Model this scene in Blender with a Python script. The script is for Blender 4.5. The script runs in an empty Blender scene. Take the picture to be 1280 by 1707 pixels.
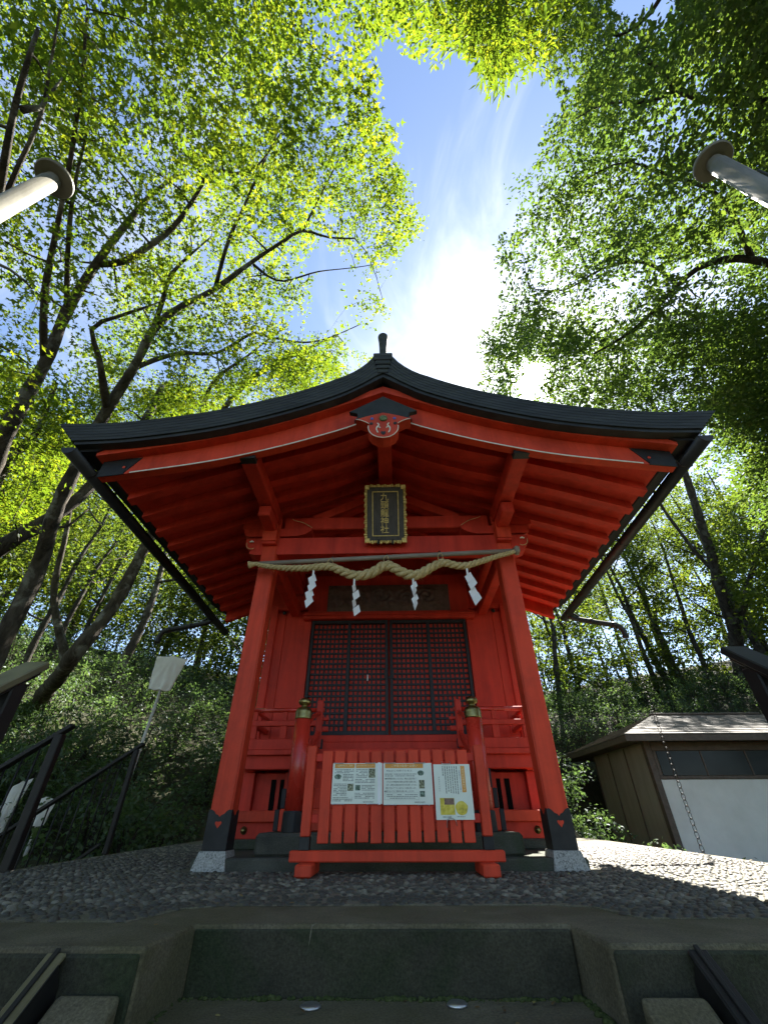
import bpy, bmesh, math, random
import numpy as np
from mathutils import Vector, Matrix
rng = np.random.default_rng(7)
random.seed(7)
D = bpy.data
scene = bpy.context.scene
COL = scene.collection
R_ = math.radians

# ------------------------------------------------------------------ camera
CAM = np.array([0.0574, -3.6821, 0.2989])
FPX, PITCH, YAW, ROLL = 695.1, R_(36.184), R_(1.229), R_(-0.217)     # focal length in units of a 1280 wide frame
def cam_axes():
    cy, sy = math.cos(YAW), math.sin(YAW)
    f = np.array([-sy*math.cos(PITCH), cy*math.cos(PITCH), math.sin(PITCH)])
    r = np.array([cy, sy, 0.]); u = np.cross(r, f)
    cr, sr = math.cos(ROLL), math.sin(ROLL)
    return cr*r+sr*u, -sr*r+cr*u, f
AR, AU, AF = cam_axes()
cam = D.cameras.new('camera'); cam_o = D.objects.new('camera', cam); COL.objects.link(cam_o)
cam.sensor_fit = 'HORIZONTAL'; cam.sensor_width = 36; cam.lens = 36*FPX/1280
cam.clip_start = 0.05; cam.clip_end = 2000
cam_o.matrix_world = Matrix(((AR[0], AU[0], -AF[0], CAM[0]), (AR[1], AU[1], -AF[1], CAM[1]), (AR[2], AU[2], -AF[2], CAM[2]), (0, 0, 0, 1)))
scene.camera = cam_o
scene.render.resolution_x, scene.render.resolution_y = 767, 1024

# ------------------------------------------------------------------ light and sky
SUN = Vector((0.304, 0.570, 0.763)).normalized()
EXPOSURE = 2.5
SKY_STRENGTH = 0.057
SUN_STRENGTH = 5.0
w = D.worlds.new('World'); scene.world = w; w.use_nodes = True
wt = w.node_tree; wt.nodes.clear()
def wn(t, **k):
    n = wt.nodes.new(t)
    for a, b in k.items(): setattr(n, a, b)
    return n
def wl(a, b): wt.links.new(a, b)
sky = wn('ShaderNodeTexSky', sky_type='NISHITA', sun_disc=False)
sky.sun_elevation = math.asin(SUN.z); sky.sun_rotation = math.atan2(SUN.x, SUN.y)
sky.altitude = 700; sky.air_density = 1.0; sky.dust_density = 0.6; sky.ozone_density = 2.0
geo = wn('ShaderNodeTexCoord')
nrm = wn('ShaderNodeVectorMath', operation='NORMALIZE'); wl(geo.outputs['Generated'], nrm.inputs[0])
sep = wn('ShaderNodeSeparateXYZ'); wl(nrm.outputs[0], sep.inputs[0])
zc = wn('ShaderNodeMath', operation='MAXIMUM'); wl(sep.outputs['Z'], zc.inputs[0]); zc.inputs[1].default_value = 0.12
dx = wn('ShaderNodeMath', operation='DIVIDE'); wl(sep.outputs['X'], dx.inputs[0]); wl(zc.outputs[0], dx.inputs[1])
dy = wn('ShaderNodeMath', operation='DIVIDE'); wl(sep.outputs['Y'], dy.inputs[0]); wl(zc.outputs[0], dy.inputs[1])
cmb = wn('ShaderNodeCombineXYZ'); wl(dx.outputs[0], cmb.inputs[0]); wl(dy.outputs[0], cmb.inputs[1])
mp = wn('ShaderNodeMapping'); mp.inputs['Rotation'].default_value = (0, 0, R_(24)); mp.inputs['Scale'].default_value = (2.1, 0.95, 1); mp.inputs['Location'].default_value = (0.35, 0.2, 0)
wl(cmb.outputs[0], mp.inputs['Vector'])
n1 = wn('ShaderNodeTexNoise'); n1.inputs['Scale'].default_value = 3.0; n1.inputs['Detail'].default_value = 12; n1.inputs['Roughness'].default_value = 0.60; n1.inputs['Distortion'].default_value = 0.9
wl(mp.outputs[0], n1.inputs['Vector'])
n2 = wn('ShaderNodeTexNoise'); n2.inputs['Scale'].default_value = 1.3; n2.inputs['Detail'].default_value = 4
wl(cmb.outputs[0], n2.inputs['Vector'])
add = wn('ShaderNodeMath', operation='ADD'); wl(n1.outputs['Fac'], add.inputs[0]); wl(n2.outputs['Fac'], add.inputs[1])
dot = wn('ShaderNodeVectorMath', operation='DOT_PRODUCT'); wl(nrm.outputs[0], dot.inputs[0]); dot.inputs[1].default_value = SUN
dmx = wn('ShaderNodeMath', operation='MAXIMUM'); wl(dot.outputs['Value'], dmx.inputs[0]); dmx.inputs[1].default_value = 0.0
def powr(e, s):
    p = wn('ShaderNodeMath', operation='POWER'); wl(dmx.outputs[0], p.inputs[0]); p.inputs[1].default_value = e
    m = wn('ShaderNodeMath', operation='MULTIPLY'); wl(p.outputs[0], m.inputs[0]); m.inputs[1].default_value = s
    return m
# more thin cloud towards the sun, as the veil in the photograph
veil = powr(16, 0.32)
addv = wn('ShaderNodeMath', operation='ADD'); wl(add.outputs[0], addv.inputs[0]); wl(veil.outputs[0], addv.inputs[1])
ramp = wn('ShaderNodeValToRGB'); ramp.color_ramp.elements[0].position = 0.455; ramp.color_ramp.elements[1].position = 0.84
ramp.color_ramp.interpolation = 'EASE'
hf = wn('ShaderNodeMath', operation='MULTIPLY'); wl(addv.outputs[0], hf.inputs[0]); hf.inputs[1].default_value = 0.5
wl(hf.outputs[0], ramp.inputs[0])
# cloud brightness: forward scattering towards the sun
g1 = powr(9, 2.0); g2 = powr(110, 9.0); g3 = powr(2200, 220.0)
ga = wn('ShaderNodeMath', operation='ADD'); wl(g1.outputs[0], ga.inputs[0]); wl(g2.outputs[0], ga.inputs[1])
gb = wn('ShaderNodeMath', operation='ADD'); wl(ga.outputs[0], gb.inputs[0]); wl(g3.outputs[0], gb.inputs[1])
gc = wn('ShaderNodeMath', operation='ADD'); wl(gb.outputs[0], gc.inputs[0]); gc.inputs[1].default_value = 4.2
ccol = wn('ShaderNodeMix', data_type='RGBA', blend_type='MULTIPLY'); ccol.inputs['Factor'].default_value = 1
ccol.inputs['A'].default_value = (0.93, 0.97, 1.0, 1); wl(gc.outputs[0], ccol.inputs['B'])
skm = wn('ShaderNodeMix', data_type='RGBA'); wl(ramp.outputs['Color'], skm.inputs['Factor']); wl(sky.outputs['Color'], skm.inputs['A']); wl(ccol.outputs['Result'], skm.inputs['B'])
bg = wn('ShaderNodeBackground'); bg.inputs['Strength'].default_value = SKY_STRENGTH; wl(skm.outputs['Result'], bg.inputs['Color'])
wo = wn('ShaderNodeOutputWorld'); wl(bg.outputs[0], wo.inputs[0])

sun = D.lights.new('sun', 'SUN'); sun.energy = SUN_STRENGTH; sun.angle = R_(0.53); sun.color = (1.0, 0.95, 0.87)
sun_o = D.objects.new('sun', sun); COL.objects.link(sun_o); sun_o.rotation_euler = SUN.to_track_quat('Z', 'Y').to_euler()
sun_o.location = (6, 12, 16)

scene.view_settings.view_transform = 'Standard'; scene.view_settings.look = 'None'
scene.view_settings.exposure = EXPOSURE; scene.view_settings.gamma = 1
scene.render.engine = 'CYCLES'
cy = scene.cycles
cy.max_bounces = 7; cy.diffuse_bounces = 4; cy.glossy_bounces = 3; cy.transmission_bounces = 5; cy.transparent_max_bounces = 6
cy.sample_clamp_indirect = 8; cy.caustics_reflective = False; cy.caustics_refractive = False
cy.use_adaptive_sampling = True; cy.adaptive_threshold = 0.012
cy.use_denoising = True
try:
    cy.denoiser = 'OPENIMAGEDENOISE'
    cy.denoising_input_passes = 'RGB_ALBEDO_NORMAL'
except Exception: pass

# ------------------------------------------------------------------ pixel helpers (a direction of view, then a real distance along it)
def ray(px, py):
    d = AR*((px-640)/FPX) + AU*((853.5-py)/FPX) + AF
    return d/np.linalg.norm(d)
def P(px, py, dist): return CAM + dist*ray(px, py)
def proj(p):
    d = np.asarray(p, float)-CAM
    z = d@AF
    zz = np.where(np.abs(z) < 1e-6, 1e-6, z)
    return 640+FPX*(d@AR)/zz, 853.5-FPX*(d@AU)/zz, z
def inside(poly, x, y):
    x = np.asarray(x, float); y = np.asarray(y, float)
    r = np.zeros(x.shape, bool); n = len(poly)
    for i in range(n):
        x0, y0 = poly[i]; x1, y1 = poly[(i+1) % n]
        c = ((y0 > y) != (y1 > y)) & (x < (x1-x0)*(y-y0)/((y1-y0) if y1 != y0 else 1e-9)+x0)
        r ^= c
    return r

# ------------------------------------------------------------------ materials
def mat(name, rough=0.6, metal=0.0, spec=0.5):
    m = D.materials.new(name); m.use_nodes = True
    nt = m.node_tree; b = nt.nodes['Principled BSDF']
    b.inputs['Roughness'].default_value = rough; b.inputs['Metallic'].default_value = metal
    b.inputs['Specular IOR Level'].default_value = spec
    return m, nt, b
def node(nt, t, **k):
    n = nt.nodes.new(t)
    for a, v in k.items():
        if a in n.inputs.keys() if hasattr(n.inputs, 'keys') else False: n.inputs[a].default_value = v
        else: setattr(n, a, v)
    return n
def noise(nt, scale, detail=5, rough=0.55, dist=0.0, vec=None):
    n = nt.nodes.new('ShaderNodeTexNoise'); n.inputs['Scale'].default_value = scale; n.inputs['Detail'].default_value = detail
    n.inputs['Roughness'].default_value = rough; n.inputs['Distortion'].default_value = dist
    if vec is not None: nt.links.new(vec, n.inputs['Vector'])
    return n
def cramp(nt, fac, stops):
    r = nt.nodes.new('ShaderNodeValToRGB'); e = r.color_ramp.elements
    while len(e) < len(stops): e.new(0.5)
    for el, (p, c) in zip(e, stops): el.position = p; el.color = (*c, 1)
    nt.links.new(fac, r.inputs[0]); return r
def bump(nt, b, h, strength=0.3, dist=0.01):
    n = nt.nodes.new('ShaderNodeBump'); n.inputs['Strength'].default_value = strength; n.inputs['Distance'].default_value = dist
    nt.links.new(h, n.inputs['Height']); nt.links.new(n.outputs[0], b.inputs['Normal'])
def objco(nt, scale=(1, 1, 1)):
    t = nt.nodes.new('ShaderNodeTexCoord'); m = nt.nodes.new('ShaderNodeMapping'); m.inputs['Scale'].default_value = scale
    nt.links.new(t.outputs['Object'], m.inputs['Vector']); return m.outputs[0]
def simple(name, stops, scale=6, detail=6, rough=0.6, metal=0, bumps=0.15, bscale=40, stretch=(1, 1, 1), spec=0.5, bdist=0.004):
    m, nt, b = mat(name, rough, metal, spec)
    v = objco(nt, stretch)
    n = noise(nt, scale, detail, 0.6, 0.2, v)
    r = cramp(nt, n.outputs['Fac'], stops); nt.links.new(r.outputs[0], b.inputs['Base Color'])
    if bumps:
        n2 = noise(nt, bscale, 4, 0.6, 0, v); bump(nt, b, n2.outputs['Fac'], bumps, bdist)
    return m
M = {}
def vermilion(name, c, rough):
    m, nt, b = mat(name, rough, 0, 0.22 if rough > 0.3 else 0.5)
    v = objco(nt)
    n = noise(nt, 2.4, 8, 0.7, 0.4, v)
    d = [x*0.72 for x in c]; l = [min(1, x*1.12) for x in c]
    r = cramp(nt, n.outputs['Fac'], [(0.28, d), (0.52, c), (0.8, l)])
    # run-down grime and dust, stretched with the fall of water
    n5 = noise(nt, 7, 7, 0.7, 0.3, objco(nt, (1, 1, 0.10)))
    gr = cramp(nt, n5.outputs['Fac'], [(0.35, (0.66, 0.62, 0.60)), (0.58, (1, 1, 1))])
    mg = nt.nodes.new('ShaderNodeMix'); mg.data_type = 'RGBA'; mg.blend_type = 'MULTIPLY'; mg.inputs['Factor'].default_value = 0.75
    nt.links.new(r.outputs[0], mg.inputs['A']); nt.links.new(gr.outputs[0], mg.inputs['B'])
    n3 = noise(nt, 48, 5, 0.75, 0.2, v)                                # chips down to grey primer
    sp = cramp(nt, n3.outputs['Fac'], [(0.68, (0, 0, 0)), (0.74, (1, 1, 1))])
    mx = nt.nodes.new('ShaderNodeMix'); mx.data_type = 'RGBA'
    f = nt.nodes.new('ShaderNodeMath'); f.operation = 'MULTIPLY'; f.inputs[1].default_value = 0.42
    nt.links.new(sp.outputs[0], f.inputs[0]); nt.links.new(f.outputs[0], mx.inputs['Factor'])
    nt.links.new(mg.outputs['Result'], mx.inputs['A']); mx.inputs['B'].default_value = (c[0]*0.42, c[1]*0.9+0.03, c[2]*0.9+0.03, 1)
    nt.links.new(mx.outputs['Result'], b.inputs['Base Color'])
    rr = nt.nodes.new('ShaderNodeMapRange'); rr.inputs['To Min'].default_value = rough-0.12; rr.inputs['To Max'].default_value = rough+0.18
    nt.links.new(n.outputs['Fac'], rr.inputs['Value']); nt.links.new(rr.outputs[0], b.inputs['Roughness'])
    n2 = noise(nt, 30, 6, 0.65, 0, objco(nt, (1, 1, 0.16))); bump(nt, b, n2.outputs['Fac'], 0.22, 0.006)
    return m
M['red'] = vermilion('vermilion_paint', (0.60, 0.046, 0.025), 0.55)
M['red_gloss'] = vermilion('vermilion_lacquer', (0.58, 0.038, 0.020), 0.24)
M['orange'] = vermilion('vermilion_fresh', (0.66, 0.064, 0.027), 0.52)
M['roof'] = simple('dark_roofing', [(0.3, (0.012, 0.014, 0.015)), (0.6, (0.030, 0.034, 0.036)), (0.85, (0.045, 0.050, 0.046))], 5, 8, 0.6, 0, 0.3, 60, (0.6, 1, 3), spec=0.35)
M['black'] = simple('black_metal', [(0.3, (0.008, 0.009, 0.009)), (0.75, (0.026, 0.027, 0.026))], 9, 6, 0.5, 0.0, 0.2, 50, spec=0.3)
M['lacquer'] = simple('black_lacquer', [(0.3, (0.010, 0.010, 0.012)), (0.75, (0.022, 0.020, 0.022))], 9, 5, 0.5, 0, 0.05, 50, spec=0.3)
M['slit_shade'] = simple('painted_slit_shade', [(0.3, (0.003, 0.003, 0.003)), (0.7, (0.006, 0.005, 0.005))], 9, 3, 0.9, 0, 0, spec=0.1)  # near-black colour painted for the shade inside the wall slits
M['gutter'] = simple('dark_gutter', [(0.3, (0.010, 0.010, 0.012)), (0.8, (0.026, 0.026, 0.029))], 6, 6, 0.45, 0.0, 0.15, 30, spec=0.4)
M['brass'] = simple('aged_brass', [(0.3, (0.10, 0.085, 0.03)), (0.6, (0.30, 0.25, 0.09)), (0.85, (0.42, 0.36, 0.14))], 16, 6, 0.30, 0.9, 0.08, 60)
M['gold'] = simple('gold_leaf', [(0.3, (0.50, 0.36, 0.09)), (0.7, (0.86, 0.68, 0.26))], 30, 5, 0.42, 0.15, 0.2, 90)
M['plaque'] = simple('dark_plaque_wood', [(0.3, (0.020, 0.016, 0.014)), (0.7, (0.060, 0.050, 0.046))], 10, 7, 0.55, 0, 0.2, 50, (3, 3, 0.4))
M['carve'] = simple('carved_wood', [(0.3, (0.055, 0.034, 0.028)), (0.7, (0.16, 0.10, 0.082))], 14, 7, 0.6, 0, 0.3, 60)
M['white'] = simple('white_paint_line', [(0.3, (0.6, 0.58, 0.46)), (0.7, (0.78, 0.76, 0.62))], 20, 4, 0.6, 0, 0)
M['green_disc'] = simple('green_rosette', [(0.35, (0.03, 0.05, 0.02)), (0.6, (0.16, 0.20, 0.07)), (0.8, (0.3, 0.28, 0.12))], 40, 4, 0.5, 0.3, 0)
M['blue'] = simple('blue_fleck', [(0.3, (0.03, 0.06, 0.3)), (0.7, (0.06, 0.12, 0.42))], 20, 3, 0.5, 0, 0)
M['paper'] = simple('white_paper', [(0.3, (0.74, 0.74, 0.73)), (0.7, (0.84, 0.84, 0.83))], 8, 4, 0.8, 0, 0.05, 30)
M['cloth'] = simple('white_cover_cloth', [(0.3, (0.66, 0.64, 0.57)), (0.7, (0.80, 0.78, 0.72))], 5, 6, 0.9, 0, 0.25, 120)
M['rope'] = simple('rice_straw_rope', [(0.25, (0.30, 0.22, 0.09)), (0.55, (0.55, 0.44, 0.22)), (0.85, (0.70, 0.60, 0.36))], 45, 5, 0.85, 0, 0.6, 160, (1, 1, 1), 0.2)
M['bamboo'] = simple('weathered_bamboo', [(0.3, (0.16, 0.14, 0.11)), (0.7, (0.32, 0.28, 0.23))], 12, 6, 0.6, 0, 0.2, 40, (0.3, 3, 3))
M['steel'] = simple('galvanised_wire', [(0.3, (0.4, 0.4, 0.4)), (0.7, (0.6, 0.6, 0.58))], 20, 3, 0.35, 0.9, 0)
M['pole'] = simple('weathered_lamp_pole', [(0.25, (0.10, 0.092, 0.072)), (0.5, (0.17, 0.16, 0.13)), (0.8, (0.24, 0.225, 0.185))], 5, 8, 0.55, 0.15, 0.2, 40, (1, 1, 0.5))
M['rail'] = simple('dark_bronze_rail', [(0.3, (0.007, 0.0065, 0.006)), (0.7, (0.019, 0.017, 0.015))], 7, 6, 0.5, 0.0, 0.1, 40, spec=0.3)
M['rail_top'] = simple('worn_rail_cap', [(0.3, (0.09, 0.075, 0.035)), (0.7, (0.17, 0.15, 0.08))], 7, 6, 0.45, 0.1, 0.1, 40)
M['sign_post'] = simple('pale_sign_post', [(0.3, (0.42, 0.40, 0.34)), (0.7, (0.60, 0.58, 0.52))], 6, 5, 0.6, 0, 0.15, 40)
M['glass'] = simple('dark_window_glass', [(0.3, (0.010, 0.014, 0.018)), (0.7, (0.02, 0.028, 0.032))], 2, 2, 0.16, 0, 0, spec=0.15)
M['shed_tan'] = simple('tan_cladding', [(0.3, (0.23, 0.21, 0.165)), (0.7, (0.30, 0.28, 0.225))], 3, 7, 0.75, 0, 0.15, 60, (2, 2, 0.4))
M['shed_white'] = simple('white_plaster', [(0.3, (0.60, 0.62, 0.60)), (0.7, (0.72, 0.74, 0.72))], 2.5, 7, 0.85, 0, 0.2, 90)
M['shed_brown'] = simple('brown_timber', [(0.3, (0.055, 0.040, 0.030)), (0.7, (0.11, 0.082, 0.062))], 6, 6, 0.6, 0, 0.2, 40, (2, 2, 2))
M['shingle'] = simple('grey_brown_shingle', [(0.3, (0.075, 0.066, 0.054)), (0.55, (0.135, 0.12, 0.098)), (0.8, (0.20, 0.18, 0.15))], 4, 8, 0.75, 0, 0.4, 60)
M['chain'] = simple('rain_chain_metal', [(0.3, (0.008, 0.008, 0.007)), (0.7, (0.022, 0.020, 0.017))], 30, 3, 0.6, 0.0, 0, spec=0.2)
def granite():
    m, nt, b = mat('granite', 0.7)
    v = objco(nt); vo = nt.nodes.new('ShaderNodeTexVoronoi'); vo.inputs['Scale'].default_value = 140; nt.links.new(v, vo.inputs['Vector'])
    n = noise(nt, 90, 4, 0.7, 0, v)
    r = cramp(nt, n.outputs['Fac'], [(0.36, (0.09, 0.09, 0.08)), (0.46, (0.28, 0.28, 0.25)), (0.60, (0.38, 0.38, 0.34)), (0.75, (0.50, 0.50, 0.45))])
    nt.links.new(r.outputs[0], b.inputs['Base Color']); bump(nt, b, n.outputs['Fac'], 0.3, 0.003); return m
M['granite'] = granite()
def concrete(name, dark, mid, moss, mossamt, bscale=30, bstr=0.5):
    m, nt, b = mat(name, 0.85, 0, 0.3)
    v = objco(nt)
    n = noise(nt, 3.2, 9, 0.68, 0.4, v)
    r = cramp(nt, n.outputs['Fac'], [(0.32, dark), (0.62, mid)])
    n2 = noise(nt, 1.7, 8, 0.7, 0.8, v)
    f = cramp(nt, n2.outputs['Fac'], [(0.44, (0, 0, 0)), (0.60, (mossamt,)*3)])
    mx = nt.nodes.new('ShaderNodeMix'); mx.data_type = 'RGBA'; nt.links.new(f.outputs[0], mx.inputs['Factor'])
    nt.links.new(r.outputs[0], mx.inputs['A']); mx.inputs['B'].default_value = (*moss, 1)
    n4 = noise(nt, 130, 3, 0.7, 0, v)
    g = cramp(nt, n4.outputs['Fac'], [(0.3, (0.50, 0.50, 0.50)), (0.7, (1.25, 1.25, 1.25))])
    mu = nt.nodes.new('ShaderNodeMix'); mu.data_type = 'RGBA'; mu.blend_type = 'MULTIPLY'; mu.inputs['Factor'].default_value = 1
    nt.links.new(mx.outputs['Result'], mu.inputs['A']); nt.links.new(g.outputs[0], mu.inputs['B'])
    nt.links.new(mu.outputs['Result'], b.inputs['Base Color'])
    n3 = noise(nt, bscale, 8, 0.7, 0, v); bump(nt, b, n3.outputs['Fac'], bstr, 0.01); return m
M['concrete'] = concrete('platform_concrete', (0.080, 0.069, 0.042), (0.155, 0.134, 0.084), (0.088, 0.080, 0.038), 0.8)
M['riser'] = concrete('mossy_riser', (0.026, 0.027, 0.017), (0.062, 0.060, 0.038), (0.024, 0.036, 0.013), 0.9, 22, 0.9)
M['stone_dark'] = concrete('dark_plinth_stone', (0.045, 0.047, 0.036), (0.095, 0.095, 0.074), (0.045, 0.062, 0.030), 0.7, 14, 0.6)
M['mortar'] = concrete('pebble_mortar', (0.125, 0.112, 0.080), (0.20, 0.18, 0.13), (0.11, 0.11, 0.055), 0.5, 40, 0.6)
def pebble():
    m, nt, b = mat('dark_pebble', 0.62)
    oi = nt.nodes.new('ShaderNodeNewGeometry')
    wn_ = nt.nodes.new('ShaderNodeTexWhiteNoise'); wn_.noise_dimensions = '1D'; nt.links.new(oi.outputs['Random Per Island'], wn_.inputs['W'])
    r = cramp(nt, wn_.outputs['Value'], [(0.0, (0.036, 0.034, 0.026)), (0.65, (0.082, 0.076, 0.058)), (0.97, (0.20, 0.18, 0.13))])
    nt.links.new(r.outputs[0], b.inputs['Base Color'])
    n = noise(nt, 120, 4, 0.6, 0, objco(nt)); bump(nt, b, n.outputs['Fac'], 0.25, 0.003); return m
M['pebble'] = pebble()
M['moss'] = simple('moss', [(0.3, (0.030, 0.045, 0.014)), (0.6, (0.07, 0.085, 0.03)), (0.8, (0.15, 0.14, 0.09))], 60, 4, 0.95, 0, 0.5, 200, spec=0.1)
M['soil'] = simple('forest_floor', [(0.3, (0.020, 0.022, 0.010)), (0.55, (0.045, 0.045, 0.022)), (0.8, (0.075, 0.070, 0.034))], 1.6, 9, 0.95, 0, 0.8, 14, (1, 1, 1), 0.2, 0.05)
def bark(name, dark, mid, lichen, amt):
    m, nt, b = mat(name, 0.9, 0, 0.2)
    v = objco(nt, (1, 1, 0.35))
    n = noise(nt, 9, 8, 0.65, 0.3, v); r = cramp(nt, n.outputs['Fac'], [(0.35, dark), (0.68, mid)])
    n2 = noise(nt, 3.2, 6, 0.62, 0.4, objco(nt)); f = cramp(nt, n2.outputs['Fac'], [(0.52, (0, 0, 0)), (0.62, (amt,)*3)])
    mx = nt.nodes.new('ShaderNodeMix'); mx.data_type = 'RGBA'; nt.links.new(f.outputs[0], mx.inputs['Factor'])
    nt.links.new(r.outputs[0], mx.inputs['A']); mx.inputs['B'].default_value = (*lichen, 1)
    nt.links.new(mx.outputs['Result'], b.inputs['Base Color'])
    n3 = noise(nt, 30, 6, 0.7, 0, v); bump(nt, b, n3.outputs['Fac'], 1.0, 0.045); return m
M['bark'] = bark('maple_bark', (0.035, 0.028, 0.020), (0.12, 0.10, 0.075), (0.26, 0.25, 0.20), 0.8)
M['bark_dark'] = bark('dark_bark', (0.022, 0.018, 0.013), (0.075, 0.062, 0.046), (0.13, 0.13, 0.10), 0.6)
def leafmat(name, lo, mid, hi, tr, trmix=0.5, gloss=0.05):
    m = D.materials.new(name); m.use_nodes = True; nt = m.node_tree; nt.nodes.clear()
    a = nt.nodes.new('ShaderNodeAttribute'); a.attribute_name = 'tint'
    r = cramp(nt, a.outputs['Fac'], [(0.0, lo), (0.55, mid), (1.0, hi)])
    df = nt.nodes.new('ShaderNodeBsdfDiffuse'); nt.links.new(r.outputs[0], df.inputs['Color'])
    mu = nt.nodes.new('ShaderNodeMix'); mu.data_type = 'RGBA'; mu.blend_type = 'MULTIPLY'; mu.inputs['Factor'].default_value = 1
    nt.links.new(r.outputs[0], mu.inputs['A']); mu.inputs['B'].default_value = (*tr, 1)
    t = nt.nodes.new('ShaderNodeBsdfTranslucent'); nt.links.new(mu.outputs['Result'], t.inputs['Color'])
    mx = nt.nodes.new('ShaderNodeMixShader'); mx.inputs[0].default_value = trmix
    nt.links.new(df.outputs[0], mx.inputs[1]); nt.links.new(t.outputs[0], mx.inputs[2])
    gl = nt.nodes.new('ShaderNodeBsdfGlossy'); gl.inputs['Roughness'].default_value = 0.5; gl.inputs['Color'].default_value = (0.9, 0.95, 1, 1)
    m2 = nt.nodes.new('ShaderNodeMixShader'); m2.inputs[0].default_value = gloss
    nt.links.new(mx.outputs[0], m2.inputs[1]); nt.links.new(gl.outputs[0], m2.inputs[2])
    o = nt.nodes.new('ShaderNodeOutputMaterial'); nt.links.new(m2.outputs[0], o.inputs[0]); return m
M['maple'] = leafmat('maple_leaf', (0.034, 0.056, 0.010), (0.068, 0.096, 0.013), (0.136, 0.138, 0.016), (2.7, 2.85, 1.0), 0.55, 0.02)
M['leaf_right'] = leafmat('deep_green_leaf', (0.032, 0.053, 0.017), (0.054, 0.082, 0.022), (0.092, 0.114, 0.026), (2.4, 2.6, 1.1), 0.5, 0.03)
M['leaf_far'] = leafmat('forest_leaf', (0.028, 0.046, 0.012), (0.056, 0.078, 0.016), (0.106, 0.116, 0.020), (2.6, 2.7, 1.1), 0.5, 0.02)
M['leaf_shrub'] = leafmat('shrub_leaf', (0.036, 0.060, 0.026), (0.060, 0.094, 0.040), (0.098, 0.130, 0.052), (2.0, 2.2, 1.2), 0.4, 0.025)

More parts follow.
